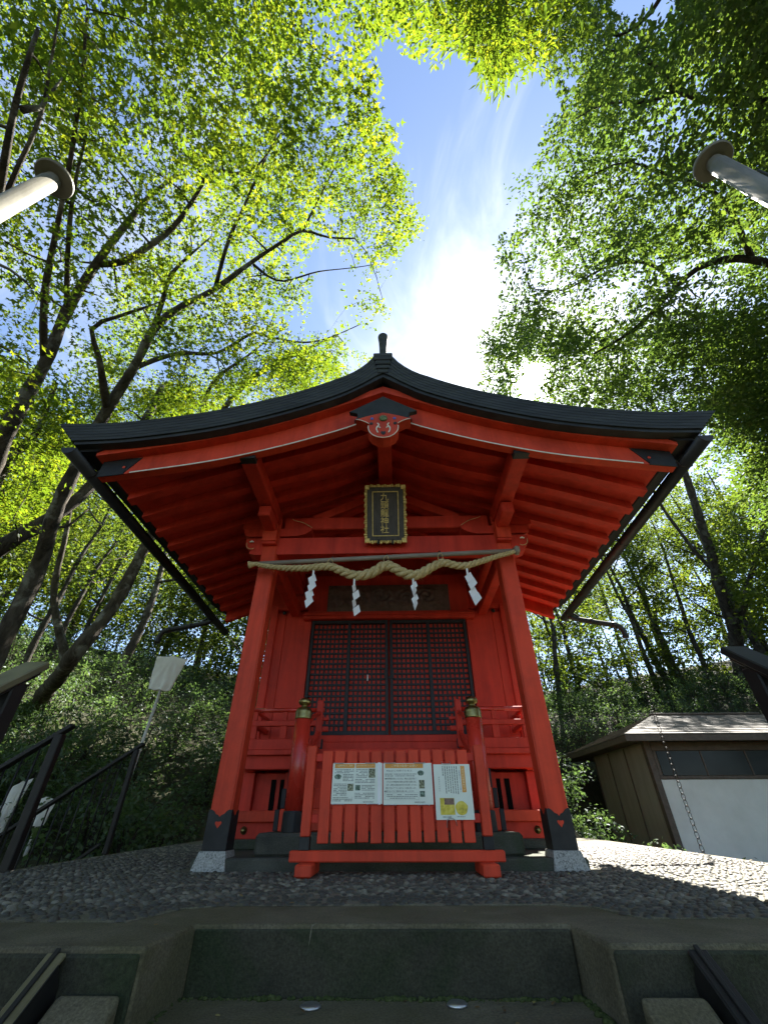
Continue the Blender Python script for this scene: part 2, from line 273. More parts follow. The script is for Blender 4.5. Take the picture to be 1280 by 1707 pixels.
# ------------------------------------------------------------------ mesh helpers
OFF = {}
class MB:
    def __init__(s): s.v = []; s.f = []
    def add(s, vs, fs):
        k = len(s.v); s.v.extend([tuple(map(float, p)) for p in vs]); s.f.extend([tuple(i+k for i in q) for q in fs])
    def box(s, lo, hi, ch=0.006, mx=None):
        """box with chamfered edges; mx an optional 4x4 applied to it"""
        lo = [min(a, b) for a, b in zip(lo, hi)] if False else lo
        x0, y0, z0 = lo; x1, y1, z1 = hi
        c = min(ch, 0.3*min(abs(x1-x0), abs(y1-y0), abs(z1-z0)))
        V = []; idx = {}
        for ix, X in ((0, x0), (1, x1)):
            for iy, Y in ((0, y0), (1, y1)):
                for iz, Z in ((0, z0), (1, z1)):
                    ex = c if ix == 0 else -c; ey = c if iy == 0 else -c; ez = c if iz == 0 else -c
                    idx[ix, iy, iz, 0] = len(V); V.append((X, Y+ey, Z+ez))
                    idx[ix, iy, iz, 1] = len(V); V.append((X+ex, Y, Z+ez))
                    idx[ix, iy, iz, 2] = len(V); V.append((X+ex, Y+ey, Z))
        g = lambda a, b, d, k: idx[a, b, d, k]
        F = [(g(0,0,0,0), g(0,0,1,0), g(0,1,1,0), g(0,1,0,0)), (g(1,0,0,0), g(1,1,0,0), g(1,1,1,0), g(1,0,1,0)),
             (g(0,0,0,1), g(1,0,0,1), g(1,0,1,1), g(0,0,1,1)), (g(0,1,0,1), g(0,1,1,1), g(1,1,1,1), g(1,1,0,1)),
             (g(0,0,0,2), g(0,1,0,2), g(1,1,0,2), g(1,0,0,2)), (g(0,0,1,2), g(1,0,1,2), g(1,1,1,2), g(0,1,1,2))]
        for a in (0, 1):
            for b in (0, 1):
                F.append((g(a,b,0,0), g(a,b,0,1), g(a,b,1,1), g(a,b,1,0)) if (a ^ b) == 1 else (g(a,b,0,0), g(a,b,1,0), g(a,b,1,1), g(a,b,0,1)))
                F.append((g(a,0,b,0), g(a,1,b,0), g(a,1,b,2), g(a,0,b,2)) if (a ^ b) == 1 else (g(a,0,b,0), g(a,0,b,2), g(a,1,b,2), g(a,1,b,0)))
                F.append((g(0,a,b,1), g(0,a,b,2), g(1,a,b,2), g(1,a,b,1)) if (a ^ b) == 1 else (g(0,a,b,1), g(1,a,b,1), g(1,a,b,2), g(0,a,b,2)))
                for d in (0, 1): F.append((g(a,b,d,0), g(a,b,d,1), g(a,b,d,2)))
        if mx is not None: V = [tuple(mx @ Vector(p)) for p in V]
        s.add(V, F); return s
    def bar(s, a, b, wd, ht, up=(0, 0, 1), ch=0.005):
        a = Vector(a); b = Vector(b); d = (b-a); L = d.length; d.normalize()
        u = Vector(up); r = d.cross(u).normalized(); u = r.cross(d).normalized()
        mx = Matrix(((r.x, d.x, u.x, a.x), (r.y, d.y, u.y, a.y), (r.z, d.z, u.z, a.z), (0, 0, 0, 1)))
        return s.box((-wd/2, 0, -ht/2), (wd/2, L, ht/2), ch, mx)
    def tube(s, pts, rad, n=8, cap=True):
        pts = [Vector(p) for p in pts]; k = len(pts)
        if not hasattr(rad, '__len__'): rad = [rad]*k
        t0 = (pts[1]-pts[0]).normalized()
        u = t0.orthogonal().normalized(); V = []
        for i, p in enumerate(pts):
            t = (pts[min(i+1, k-1)]-pts[max(i-1, 0)]).normalized()
            u = (u-t*u.dot(t))
            u = u.normalized() if u.length > 1e-6 else t.orthogonal().normalized()
            w_ = t.cross(u)
            for j in range(n):
                a = 2*math.pi*j/n; V.append(p+(u*math.cos(a)+w_*math.sin(a))*rad[i])
        F = [(i*n+j, i*n+(j+1) % n, (i+1)*n+(j+1) % n, (i+1)*n+j) for i in range(k-1) for j in range(n)]
        if cap: F += [tuple(range(n-1, -1, -1)), tuple((k-1)*n+j for j in range(n))]
        s.add(V, F); return s
    def lathe(s, prof, c=(0, 0, 0), n=24, mx=None):
        V = []; k = len(prof)
        for r, z in prof:
            for j in range(n):
                a = 2*math.pi*j/n; p = Vector((c[0]+r*math.cos(a), c[1]+r*math.sin(a), c[2]+z)); V.append(mx @ p if mx is not None else p)
        F = [(i*n+j, i*n+(j+1) % n, (i+1)*n+(j+1) % n, (i+1)*n+j) for i in range(k-1) for j in range(n)]
        F += [tuple(range(n-1, -1, -1)), tuple((k-1)*n+j for j in range(n))]
        s.add(V, F); return s
    def prism(s, poly, y0, y1):
        """poly of (x, z) extruded from y0 to y1"""
        n = len(poly); V = [(x, y0, z) for x, z in poly]+[(x, y1, z) for x, z in poly]
        F = [tuple(range(n)), tuple(range(2*n-1, n-1, -1))]+[(i, i+n, (i+1) % n+n, (i+1) % n) for i in range(n)]
        s.add(V, F); return s
    def band(s, top, bot, y0, y1):
        """a curved board: top and bottom polylines of (x, z), extruded in y; quads only"""
        n = len(top); V = []
        for (x, z), (x2, z2) in zip(top, bot): V += [(x, y0, z), (x2, y0, z2), (x, y1, z), (x2, y1, z2)]
        F = []
        for i in range(n-1):
            a, b = 4*i, 4*i+4
            F += [(a, a+1, b+1, b), (a+2, b+2, b+3, a+3), (a, b, b+2, a+2), (a+1, a+3, b+3, b+1)]
        F += [(0, 2, 3, 1), (4*n-4, 4*n-3, 4*n-1, 4*n-2)]
        s.add(V, F); return s
    def build(s, name, m, parent=None, smooth=False, fix=True):
        off = OFF.get(parent.name, (0, 0, 0)) if parent else (0, 0, 0)
        me = D.meshes.new(name)
        me.from_pydata([(x-off[0], y-off[1], z-off[2]) for x, y, z in s.v], [], s.f)
        if fix:
            bm = bmesh.new(); bm.from_mesh(me); bmesh.ops.recalc_face_normals(bm, faces=bm.faces); bm.to_mesh(me); bm.free()
        if smooth:
            me.polygons.foreach_set('use_smooth', [True]*len(me.polygons))
        me.materials.append(M[m] if isinstance(m, str) else m)
        o = D.objects.new(name, me); COL.objects.link(o)
        if parent: o.parent = parent; OFF[o.name] = off
        return o
def root(name, loc, label, cat, group=None):
    o = D.objects.new(name, None); COL.objects.link(o); o.location = loc; o.empty_display_size = 0.1
    o['label'] = label; o['category'] = cat
    if group: o['group'] = group
    OFF[o.name] = tuple(loc); return o
def tag(o, label, cat, group=None, kind=None):
    if label: o['label'] = label
    if cat: o['category'] = cat
    if group: o['group'] = group
    if kind: o['kind'] = kind
    return o
def B(lo, hi, ch=0.006): return MB().box(lo, hi, ch)
def interp(pts, x):
    xs = [p[0] for p in pts]; zs = [p[1] for p in pts]
    return float(np.interp(x, xs, zs))
def smoothcurve(pts):
    """monotone-ish smooth interpolation through pts via Catmull-Rom resampling to a dense table"""
    q = []; n = len(pts)
    for i in range(n-1):
        p0 = pts[max(i-1, 0)]; p1 = pts[i]; p2 = pts[i+1]; p3 = pts[min(i+2, n-1)]
        for t in np.linspace(0, 1, 9)[:-1]:
            q.append(tuple(0.5*((2*p1[k])+(-p0[k]+p2[k])*t+(2*p0[k]-5*p1[k]+4*p2[k]-p3[k])*t*t+(-p0[k]+3*p1[k]-3*p2[k]+p3[k])*t**3) for k in range(len(pts[0]))))
    q.append(tuple(pts[-1])); return q

# ================================================================== THE SETTING
def sstep(a, b, x):
    t = np.clip((x-a)/(b-a), 0, 1); return t*t*(3-2*t)
def terrain(x, y):
    x = np.asarray(x, float); y = np.asarray(y, float)
    z = np.full(np.broadcast(x, y).shape, -0.25)
    back = 0.44*np.maximum(0, y-4.2)
    left = 0.40*np.maximum(0, -3.6-x)*sstep(1.6, 4.0, y)
    right = 0.36*np.maximum(0, x-10.5)*sstep(0.0, 6.0, y)
    # the ground by the shed is cut flat into the slope
    pad = sstep(2.6, 4.6, x)*(1-sstep(9.5, 12.5, y))
    back = back*(1-0.94*pad)
    rise = back+left+right
    rise = 15*(1-np.exp(-rise/15))
    z = z+rise-0.35*sstep(3.0, 3.4, x)*(1-sstep(9, 12, y))
    z = z-0.40*np.clip(-2.9-x, 0, 3.2)*(1-sstep(1.2, 2.6, y))
    z = z-1.0*sstep(-2.4, -3.4, y)*1.0-0.12*np.clip(-3.0-y, 0, 14)
    return z+0.05*np.sin(x*1.7+y*0.6)*np.sin(y*1.3-x*0.4)*sstep(0.3, 2, np.abs(z+0.25))
def ground_z(x, y): return float(terrain(np.array([x]), np.array([y]))[0])
gx = np.concatenate([-np.geomspace(160, 14, 16), np.linspace(-13, 13, 90), np.geomspace(14, 160, 16)])
gy = np.concatenate([-np.geomspace(160, 9, 14), np.linspace(-8, 26, 110), np.geomspace(27, 200, 18)])
XX, YY = np.meshgrid(gx, gy, indexing='ij'); ZZ = terrain(XX, YY)
# keep the sheet below the platform and its steps
cut = (XX > -3.0) & (XX < 3.3) & (YY > -2.6) & (YY < 5.4)
ZZ = np.where(cut, np.minimum(ZZ, -0.30), ZZ)
nx, ny = XX.shape
gm = MB(); gm.v = list(zip(XX.ravel().tolist(), YY.ravel().tolist(), ZZ.ravel().tolist()))
gm.f = [(i*ny+j, (i+1)*ny+j, (i+1)*ny+j+1, i*ny+j+1) for i in range(nx-1) for j in range(ny-1)]
tag(gm.build('terrain', 'soil', None, True, False), 'forest floor rising into a wooded slope behind the shrine', None, None, 'structure')

# ---- platform with the notch of the stair in front
def extrude_poly(name, poly, z0, z1, m, parent=None, bevel=0.0):
    b = MB(); n = len(poly)
    b.v = [(x, y, z1) for x, y in poly]+[(x, y, z0) for x, y in poly]
    b.f = [tuple(range(n)), tuple(range(2*n-1, n-1, -1))]+[(i, i+n, (i+1) % n+n, (i+1) % n) for i in range(n)]
    o = b.build(name, m, parent)
    if bevel:
        md = o.modifiers.new('bevel', 'BEVEL'); md.width = bevel; md.segments = 3; md.limit_method = 'ANGLE'
    return o
NX = 0.655
plat_poly = [(-2.47, -2.0), (-NX-0.012, -2.0), (-NX+0.012, -1.69), (NX-0.012, -1.675), (NX+0.012, -1.95), (2.72, -1.95), (3.02, 1.5), (3.28, 5.2), (-3.12, 5.2), (-2.85, 1.6)]
plat = extrude_poly('platform', plat_poly, -1.6, 0.0, 'concrete', None, 0.012)
tag(plat, 'concrete platform paved with dark pebbles', None, None, 'structure')
bed_poly = [(-2.40, -1.66), (-0.90, -1.66), (-0.80, -1.40), (-0.66, -1.33), (0.70, -1.31), (0.84, -1.36), (0.93, -1.60), (2.62, -1.60), (2.90, 1.5), (3.15, 5.1), (-3.0, 5.1), (-2.74, 1.6)]
extrude_poly('mortar_bed', bed_poly, -0.05, 0.004, 'mortar', plat)
# the riser face of the notch and the wing faces are mossy
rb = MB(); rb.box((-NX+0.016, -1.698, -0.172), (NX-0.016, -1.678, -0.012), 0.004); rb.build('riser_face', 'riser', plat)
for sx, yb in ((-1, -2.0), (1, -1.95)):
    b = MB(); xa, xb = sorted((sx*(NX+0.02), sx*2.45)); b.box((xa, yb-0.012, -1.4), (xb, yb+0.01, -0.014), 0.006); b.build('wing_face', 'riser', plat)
MB().tube([(-0.226, -1.672, 0.001), (-0.238, -1.695, -0.004), (-0.240, -1.7005, -0.03), (-0.243, -1.7005, -0.05)], [0.001, 0.0025, 0.0022, 0.0008], 5).build('lime_streak', 'mortar', plat)
# pebbles: the nearest 300 are single objects, the rest one mass
def pebble_template(seed):
    r = np.random.default_rng(seed); n = 7
    a = np.arange(n)*2*np.pi/n+r.normal(0, 0.12, n)
    rr = r.uniform(0.82, 1.12, n)
    low = np.c_[np.cos(a)*rr, np.sin(a)*rr, np.zeros(n)]; up = np.c_[np.cos(a)*rr*0.72, np.sin(a)*rr*0.72, np.full(n, 0.75)]
    v = np.vstack([low, up, [[0, 0, 1.0]]])
    f = [(i, (i+1) % n, n+(i+1) % n, n+i) for i in range(n)]+[(n+i, n+(i+1) % n, 2*n) for i in range(n)]
    return v, f
PT = [pebble_template(s) for s in range(6)]
sp = 0.047; pk = []
yy = -1.66; row = 0
while yy < 3.4:
    xs = np.arange(-3.0, 3.2, sp)+(sp/2 if row % 2 else 0); pk.append(np.c_[xs, np.full(xs.shape, yy)]); yy += sp*0.80; row += 1
    if yy > 1.0: sp = 0.058
pk = np.vstack(pk); pk = pk+rng.normal(0, 0.0075, pk.shape)
ok = inside(bed_poly, pk[:, 0], pk[:, 1])
ok &= ~((np.abs(pk[:, 0]) < 1.44) & (pk[:, 1] > -0.10) & (pk[:, 1] < 2.5))
ok &= ~((np.abs(np.abs(pk[:, 0]-0.055)-0.555) < 0.07) & (pk[:, 1] > -0.48) & (pk[:, 1] < -0.10))
ok &= rng.random(len(pk)) > 0.05
pk = pk[ok]
u, v_, zz = proj(np.c_[pk, np.zeros(len(pk))])
vis = (zz > 0) & (u > -20) & (u < 1300) & (v_ < 1720)
pk = pk[vis]; dist = np.linalg.norm(pk-CAM[:2], axis=1)
od = np.argsort(dist); pk = pk[od]
PME = []
for v0, f0 in PT:
    me = D.meshes.new('pebble'); me.from_pydata(v0.tolist(), [], f0); me.materials.append(M['pebble'])
    me.polygons.foreach_set('use_smooth', [True]*len(me.polygons)); PME.append(me)
SV, SF = [], []; k0 = 0
for i, (x, y) in enumerate(pk):
    s = sp if False else (0.0200 if y < 1.0 else 0.025)
    sx, sy, hz, a = s*rng.uniform(0.8, 1.25), s*rng.uniform(0.62, 0.9), rng.uniform(0.007, 0.014), rng.normal(0, 0.6)
    if i < 300:
        o = D.objects.new('pebble', PME[i % 6]); COL.objects.link(o); o.parent = plat; o.location = (x, y, 0.002); o.scale = (sx, sy, hz); o.rotation_euler = (0, 0, a)
    else:
        v0, f0 = PT[i % 6]; c, s_ = math.cos(a), math.sin(a)
        q = np.c_[x+(v0[:, 0]*sx*c-v0[:, 1]*sy*s_), y+(v0[:, 0]*sx*s_+v0[:, 1]*sy*c), 0.002+v0[:, 2]*hz]
        SV.append(q); SF += [tuple(j+k0 for j in t) for t in f0]; k0 += len(v0)
pm = MB(); pm.v = np.vstack(SV).tolist(); pm.f = SF
o = pm.build('pebble_paving', 'pebble', plat, True, False); o['kind'] = 'stuff'

# ---- stair below the platform
st = D.objects.new('steps', None); COL.objects.link(st); tag(st, 'mossy concrete stair going down in front of the platform', None, None, 'structure'); OFF['steps'] = (0, 0, 0)
z = -0.17; y = -1.66
for k in range(6):
    b = B((-NX-0.03, y-0.40 if k else -2.03, -1.6), (NX+0.03, y if k == 0 else y, z), 0.012); b.build('step', 'concrete', st)
    y = (-2.03 if k == 0 else y-0.30); z -= 0.17
# fallen leaf litter and grit along the foot of the riser
for sx in (-1, 1):
    b = MB(); x0 = sx*(NX+0.03); x1 = sx*0.86
    xa, xb = sorted((x0, x1))
    b.v = [(xa, -2.03, -0.082), (xb, -2.03, -0.082), (xb, -3.4, -0.86), (xa, -3.4, -0.86), (xa, -2.03, -0.6), (xb, -2.03, -0.6), (xb, -3.4, -1.6), (xa, -3.4, -1.6)]
    b.f = [(0, 1, 2, 3), (4, 7, 6, 5), (0, 4, 5, 1), (1, 5, 6, 2), (2, 6, 7, 3), (3, 7, 4, 0)]
    o = b.build('stringer', 'concrete', st); md = o.modifiers.new('bevel', 'BEVEL'); md.width = 0.012; md.segments = 2
b = MB()
for i in range(520):
    x = rng.uniform(-NX+0.02, NX-0.02); q = rng.random()
    if q < 0.75: c = (x, -1.70-abs(rng.normal(0, 0.008)), -0.170)
    else:
        sx = rng.choice((-1, 1)); c = (sx*(NX-0.004-abs(rng.normal(0, 0.008))), rng.uniform(-2.0, -1.70), -0.170)
    r = rng.uniform(0.003, 0.010)*(0.6+0.6*(math.sin(c[0]*23)*math.sin(c[0]*9+2)+0.6))
    r = max(r, 0.002)
    b.lathe([(r, 0), (r*0.8, r*0.5), (r*0.3, r*0.8)], c, 5)
o = b.build('moss_fringe', 'moss', st, True, False); o['kind'] = 'stuff'
for x, y in ((-0.213, -1.775), (0.235, -1.752)):
    b = MB().lathe([(0.0, 0), (0.032, 0.0), (0.032, 0.004), (0.026, 0.008), (0.012, 0.009), (0.0, 0.0092)], (x, y, -0.1695), 20); b.build('anchor_cap', 'steel', st, True)
for sx in (-1, 1):
    yb = -2.0 if sx < 0 else -1.95
    t = root('stair_channel', (sx*0.92, yb, 0), 'sloping metal channel rail beside the stair, at the %s of the picture' % ('lower left' if sx < 0 else 'lower right'), 'rail', 'channel rails flanking the stair')
    a = (sx*0.905, yb-0.016, -0.012); e = (sx*0.905, yb-1.3, -0.85)
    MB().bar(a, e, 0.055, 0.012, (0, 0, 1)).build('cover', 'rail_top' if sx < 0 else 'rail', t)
    for q in (-0.0265, 0.0265):
        a2 = (a[0]+q, a[1]-0.004, a[2]-0.05); e2 = (e[0]+q, e[1], e[2]-0.05)
        MB().bar(a2, e2, 0.006, 0.085, (0, 0, 1), 0.001).build('web', 'rail', t)
    MB().bar((a[0], a[1], a[2]+0.011), (e[0], e[1], e[2]+0.011), 0.014, 0.008, (0, 0, 1), 0.002).build('ridge', 'rail', t)

# ================================================================== THE SHRINE
SH = root('shrine_building', (0, 0.6, 0), 'vermilion shrine with curved dark gabled roof over a pebbled platform', 'shrine')
OFFS = OFF['shrine_building']
# --- stone plinth
B((-1.34, -0.03, -0.02), (1.34, 2.3, 0.072), 0.012).build('plinth', 'stone_dark', SH)
B((-0.96, 0.10, 0.068), (0.96, 1.0, 0.205), 0.02).build('step_stone', 'stone_dark', SH)
for sx in (-1, 1): B((sx*1.18-0.22, 0.86, 0.066), (sx*1.18+0.22, 2.15, 0.145), 0.015).build('sill_stone', 'stone_dark', SH)
# --- pillars
PX = 1.21
for sx in (-1, 1):
    cx = sx*PX
    p = MB().box((cx-0.08, 0.0, 0.111), (cx+0.08, 0.16, 2.845), 0.014).build('pillar', 'orange', SH)
    b = MB(); bt = 0.118; tp = 0.094; cyy = 0.08
    b.v = [(cx-bt, cyy-bt-0.02, 0.002), (cx+bt, cyy-bt-0.02, 0.002), (cx+bt, cyy+bt, 0.002), (cx-bt, cyy+bt, 0.002), (cx-tp, cyy-tp-0.004, 0.11), (cx+tp, cyy-tp-0.004, 0.11), (cx+tp, cyy+tp, 0.11), (cx-tp, cyy+tp, 0.11)]
    b.f = [(0, 1, 5, 4), (1, 2, 6, 5), (2, 3, 7, 6), (3, 0, 4, 7), (4, 5, 6, 7), (0, 3, 2, 1)]
    o = b.build('base_stone', 'granite', p); md = o.modifiers.new('bevel', 'BEVEL'); md.width = 0.006; md.segments = 2
    # metal shoe: plates with a cusped upper edge on the four faces
    sh = MB(); e = 0.005
    prof = [(-0.083, 0.1112), (0.083, 0.1112), (0.083, 0.338), (0.066, 0.345), (0.046, 0.335), (0.030, 0.318), (0.012, 0.312), (0.0, 0.298), (-0.012, 0.312), (-0.030, 0.318), (-0.046, 0.335), (-0.066, 0.345), (-0.083, 0.338)]
    sh.prism([(cx+x, zz_) for x, zz_ in prof], -e, 0.004); sh.prism([(cx+x, zz_) for x, zz_ in prof], 0.156, 0.16+e)
    for q in (-1, 1):
        k = len(sh.v); n = len(prof); xo = cx+q*(0.08+e); xi = cx+q*0.076
        sh.v += [(xo, 0.08+x*0.998, zz_) for x, zz_ in prof]+[(xi, 0.08+x*0.998, zz_) for x, zz_ in prof]
        sh.f += [tuple(k+i for i in range(n)), tuple(k+n+i for i in range(n-1, -1, -1))]+[(k+i, k+n+i, k+n+(i+1) % n, k+(i+1) % n) for i in range(n)]
    shoe = sh.build('metal_shoe', 'black', p)
    heart = [(0, 0.235), (0.012, 0.25), (0.022, 0.262), (0.022, 0.272), (0.013, 0.276), (0.006, 0.271), (0, 0.275), (-0.006, 0.271), (-0.013, 0.276), (-0.022, 0.272), (-0.022, 0.262), (-0.012, 0.25)]
    MB().prism([(cx+x, zz_) for x, zz_ in heart], -e-0.0025, -e+0.001).build('heart_mark', 'orange', p)
    # blocks at the head of the pillar
    b = MB().prism([(cx-0.072, 2.60), (cx+0.072, 2.60), (cx+0.072, 2.80), (cx+0.05, 2.825), (cx, 2.845), (cx-0.05, 2.825), (cx-0.072, 2.80)], -0.075, 0.01); b.build('pillar_head', 'orange', SH)
    MB().box((cx-0.075, -0.06, 2.575), (cx+0.075, 0.008, 2.612), 0.006).build('head_block', 'red', SH)
    MB().box((cx-0.062, -0.36, 2.72), (cx+0.062, 1.5, 2.838), 0.012).build('bracket_arm', 'red', SH)
# --- head beam with nosed ends
nose = [(-1.10, 2.482), (-1.36, 2.482), (-1.42, 2.50), (-1.405, 2.535), (-1.45, 2.56), (-1.475, 2.60), (-1.475, 2.68), (-1.10, 2.68)]
full = nose+[(-x, zz_) for x, zz_ in reversed(nose)]
MB().prism(full, 0.012, 0.148).build('head_beam', 'red', SH)
MB().box((-1.10, 0.03, 2.80), (1.10, 0.13, 2.955), 0.01).build('upper_beam', 'red', SH)
for sx in (-1, 1):
    pts = [(sx*1.13, 2.795), (sx*1.13, 2.70), (sx*0.95, 2.70), (sx*0.86, 2.725), (sx*0.80, 2.765), (sx*0.79, 2.795)]
    MB().prism(pts, 0.005, 0.15).build('boat_bracket', 'red', SH)
    pts = [(sx*1.30, 2.795), (sx*1.52, 2.795), (sx*1.50, 2.72), (sx*1.45, 2.70), (sx*1.30, 2.70)]
    MB().prism(pts, 0.005, 0.15).build('boat_bracket', 'red', SH)
    MB().box((sx*1.13 if sx > 0 else -1.55, 0.02, 2.81), (1.55 if sx > 0 else -1.13, 0.14, 2.93), 0.008).build('upper_beam_end', 'red', SH)
for sx in (-1, 1):                                                     # loose cords tied round the beam ends
    MB().tube(smoothcurve([(sx*1.46, 0.004, 2.625), (sx*1.45, -0.004, 2.575), (sx*1.42, -0.008, 2.545), (sx*1.385, -0.010, 2.54), (sx*1.375, -0.004, 2.555)]), 0.0035, 5).build('cord', 'rope', SH, True)
    MB().tube([(sx*1.43, -0.004, 2.628), (sx*1.405, -0.012, 2.632), (sx*1.385, -0.008, 2.626)], [0.006, 0.011, 0.005], 6).build('cord_knot', 'paper', SH, True)
    MB().tube(smoothcurve([(sx*1.02, 0.02, 2.935), (sx*0.99, 0.0, 2.90), (sx*0.88, 0.0, 2.86), (sx*0.79, 0.002, 2.80)]), 0.003, 5).build('cord', 'rope', SH, True)
# frog-leg strut and braces in the gable over the beam
for sx in (-1, 1):
    MB().bar((sx*0.78, 0.09, 2.94), (sx*0.16, 0.09, 3.24), 0.10, 0.10, (0, 1, 0)).build('gable_brace', 'red', SH)
MB().box((-0.075, 0.03, 2.96), (0.075, 0.15, 3.29), 0.01).build('king_post', 'red', SH)
# --- purlins
for x in (-PX, PX):
    p = MB().box((x-0.07, -1.03, 2.852), (x+0.07, 2.05, 3.0), 0.008).build('purlin', 'red', SH)
    MB().box((x-0.074, -1.036, 2.848), (x+0.074, -0.955, 3.004), 0.004).build('end_cap', 'black', p)
MB().box((-0.072, -1.02, 3.285), (0.072, 2.05, 3.47), 0.008).build('ridge_purlin', 'red', SH)
# --- rafters and soffit
RBOT = smoothcurve([(0.0, 3.46), (0.3, 3.315), (0.6, 3.185), (1.21, 2.985), (1.75, 2.80), (2.3, 2.592)])
xs = np.linspace(0.0, 2.3, 13)
rz = [interp(RBOT, x) for x in xs]
for sx in (-1, 1):
    for k in range(10):
        yc = -0.752+0.27*k
        MB().band([(sx*(x+0.001*sx*0), z_+0.085) for x, z_ in zip(xs, rz)], [(sx*x, z_) for x, z_ in zip(xs, rz)], yc-0.045, yc+0.045).build('rafter', 'red', SH)
    MB().band([(sx*x, z_+0.105) for x, z_ in zip(xs, rz)]+[(sx*2.335, rz[-1]+0.092)], [(sx*x, z_+0.083) for x, z_ in zip(xs, rz)]+[(sx*2.335, rz[-1]+0.07)], -1.0, 1.98).build('soffit', 'red', SH)
    # rear barge boards
    MB().band([(sx*x, z_+0.085) for x, z_ in zip(xs, rz)], [(sx*x, z_-0.07) for x, z_ in zip(xs, rz)], 1.90, 1.97).build('rear_barge_board', 'red', SH)
# --- barge boards
R1T = smoothcurve([(0, 3.662), (0.448, 3.45), (0.955, 3.235), (1.54, 3.06), (1.93, 2.98), (2.47, 2.885)])
R2B = smoothcurve([(0, 3.335), (0.237, 3.226), (0.434, 3.135), (0.93, 2.95), (1.5, 2.79), (2.175, 2.672), (2.43, 2.635)])
for sx in (-1, 1):
    x1 = np.linspace(0, 2.47, 25)
    MB().band([(sx*x, interp(R1T, x)) for x in x1], [(sx*(x-0.01*(x > 2.4)), interp(R1T, x)-0.085) for x in x1], -1.145, -1.03).build('upper_barge_board', 'orange', SH)
    x2 = np.linspace(0, 2.43, 25)
    bb = MB().band([(sx*x, interp(R1T, x)-0.07) for x in x2], [(sx*x, interp(R2B, x)) for x in x2], -1.06, -0.985).build('barge_board', 'orange', SH)
    x3 = np.linspace(0.245, 2.17, 22)
    MB().band([(sx*x, interp(R2B, x)+0.013) for x in x3], [(sx*x, interp(R2B, x)+0.001) for x in x3], -1.0640, -1.055).build('white_edge', 'white', bb)
    x4 = np.linspace(2.16, 2.436, 6)
    tipb = MB().band([(sx*(x-0.05*(i == 0)), interp(R1T, x)-0.088) for i, x in enumerate(x4)], [(sx*(x+0.06*(i == 0)), interp(R2B, x)-0.003) for i, x in enumerate(x4)], -1.0655, -1.056)
    tipb.build('end_fitting', 'black', bb)
    MB().lathe([(0, 0), (0.013, 0), (0.013, 0.004), (0, 0.005)], (0, 0, 0), 12, Matrix.Translation((sx*2.235, -1.066, 2.735)) @ Matrix.Rotation(R_(90), 4, 'X')).build('rivet', 'orange', bb)
# --- roof
RT = smoothcurve([(0.0, 4.03), (0.10, 4.0), (0.16, 3.885), (0.30, 3.74), (0.44, 3.655), (0.58, 3.575), (0.93, 3.415), (1.5, 3.235), (2.0, 3.14), (2.4, 3.095), (2.845, 3.098)])
RB = smoothcurve([(0.0, 3.70), (0.20, 3.545), (0.43, 3.392), (0.92, 3.175), (1.48, 2.998), (2.14, 2.885), (2.63, 2.86)])
ss = np.linspace(0, 1, 33)**1.25
tx = ss*2.845; bx_ = ss*2.63
T3 = np.array([(x, interp(RT, x)) for x in tx]); B3 = np.array([(x, interp(RB, x)) for x in bx_])
NL = 7
for sx in (-1, 1):
    for i in range(NL):
        f0, f1 = i/NL, (i+1)/NL-0.0035
        a = T3*(1-f0)+B3*f0; b_ = T3*(1-f1)+B3*f1
        dyl = 0.0018*i+(0.014 if i >= NL-1 else 0)
        MB().band([(sx*(x if j < len(a)-1 else x-0.004*i), z_) for j, (x, z_) in enumerate(a)], [(sx*x, z_) for x, z_ in b_], -1.25+dyl, 2.25-dyl).build('roof_layer', 'roof', SH)
    # dark underside between the roof edge and the barge boards, and along the eaves
    xu = np.linspace(0, 2.60, 20)
    up = [(sx*x, interp(RB, x)+0.03) for x in xu]
    lo = [(sx*x, max(interp(RB, x)-0.004, interp(R1T, min(x, 2.47))+0.003) if x < 2.40 else interp(RB, x)-0.03) for x in xu]
    MB().band(up, lo, -1.165, -1.0).build('roof_underside', 'lacquer', SH)
    x5 = np.linspace(0, 2.58, 16)
    MB().band([(sx*x, interp(RB, x)+0.02) for x in x5], [(sx*x, min(interp(RB, x)+0.01, interp(RBOT, x)+0.108) if x < 2.28 else interp(RB, x)-0.02-0.10*max(0, 2.42-x)) for x in x5], -1.0, 2.14).build('roof_decking', 'lacquer', SH)
    MB().box((sx*2.425-0.085, -1.0, 2.745), (sx*2.425+0.085, 2.1, 2.83), 0.012).build('eave_board', 'lacquer', SH)
    MB().box((sx*2.345-0.02, -0.99, 2.655), (sx*2.345+0.02, 2.0, 2.735), 0.01).build('eave_lath', 'lacquer', SH)
MB().box((-0.095, -1.262, 3.985), (0.095, 2.26, 4.045), 0.008).build('ridge_cap', 'roof', SH)
for i, (wd, z0, z1) in enumerate([(0.088, 3.925, 3.98), (0.074, 3.86, 3.92), (0.062, 3.80, 3.855), (0.052, 3.74, 3.795)]):
    MB().box((-wd, -1.268+0.006*i, z0), (wd, -1.1, z1), 0.006).build('ridge_end', 'roof', SH)
MB().lathe([(0.0, 0), (0.036, 0.0), (0.037, 0.10), (0.040, 0.24), (0.045, 0.34), (0.054, 0.42), (0.055, 0.445), (0.050, 0.452), (0, 0.452)], (0.0, -1.16, 4.04), 20).build('ridge_finial', 'roof', SH, True)
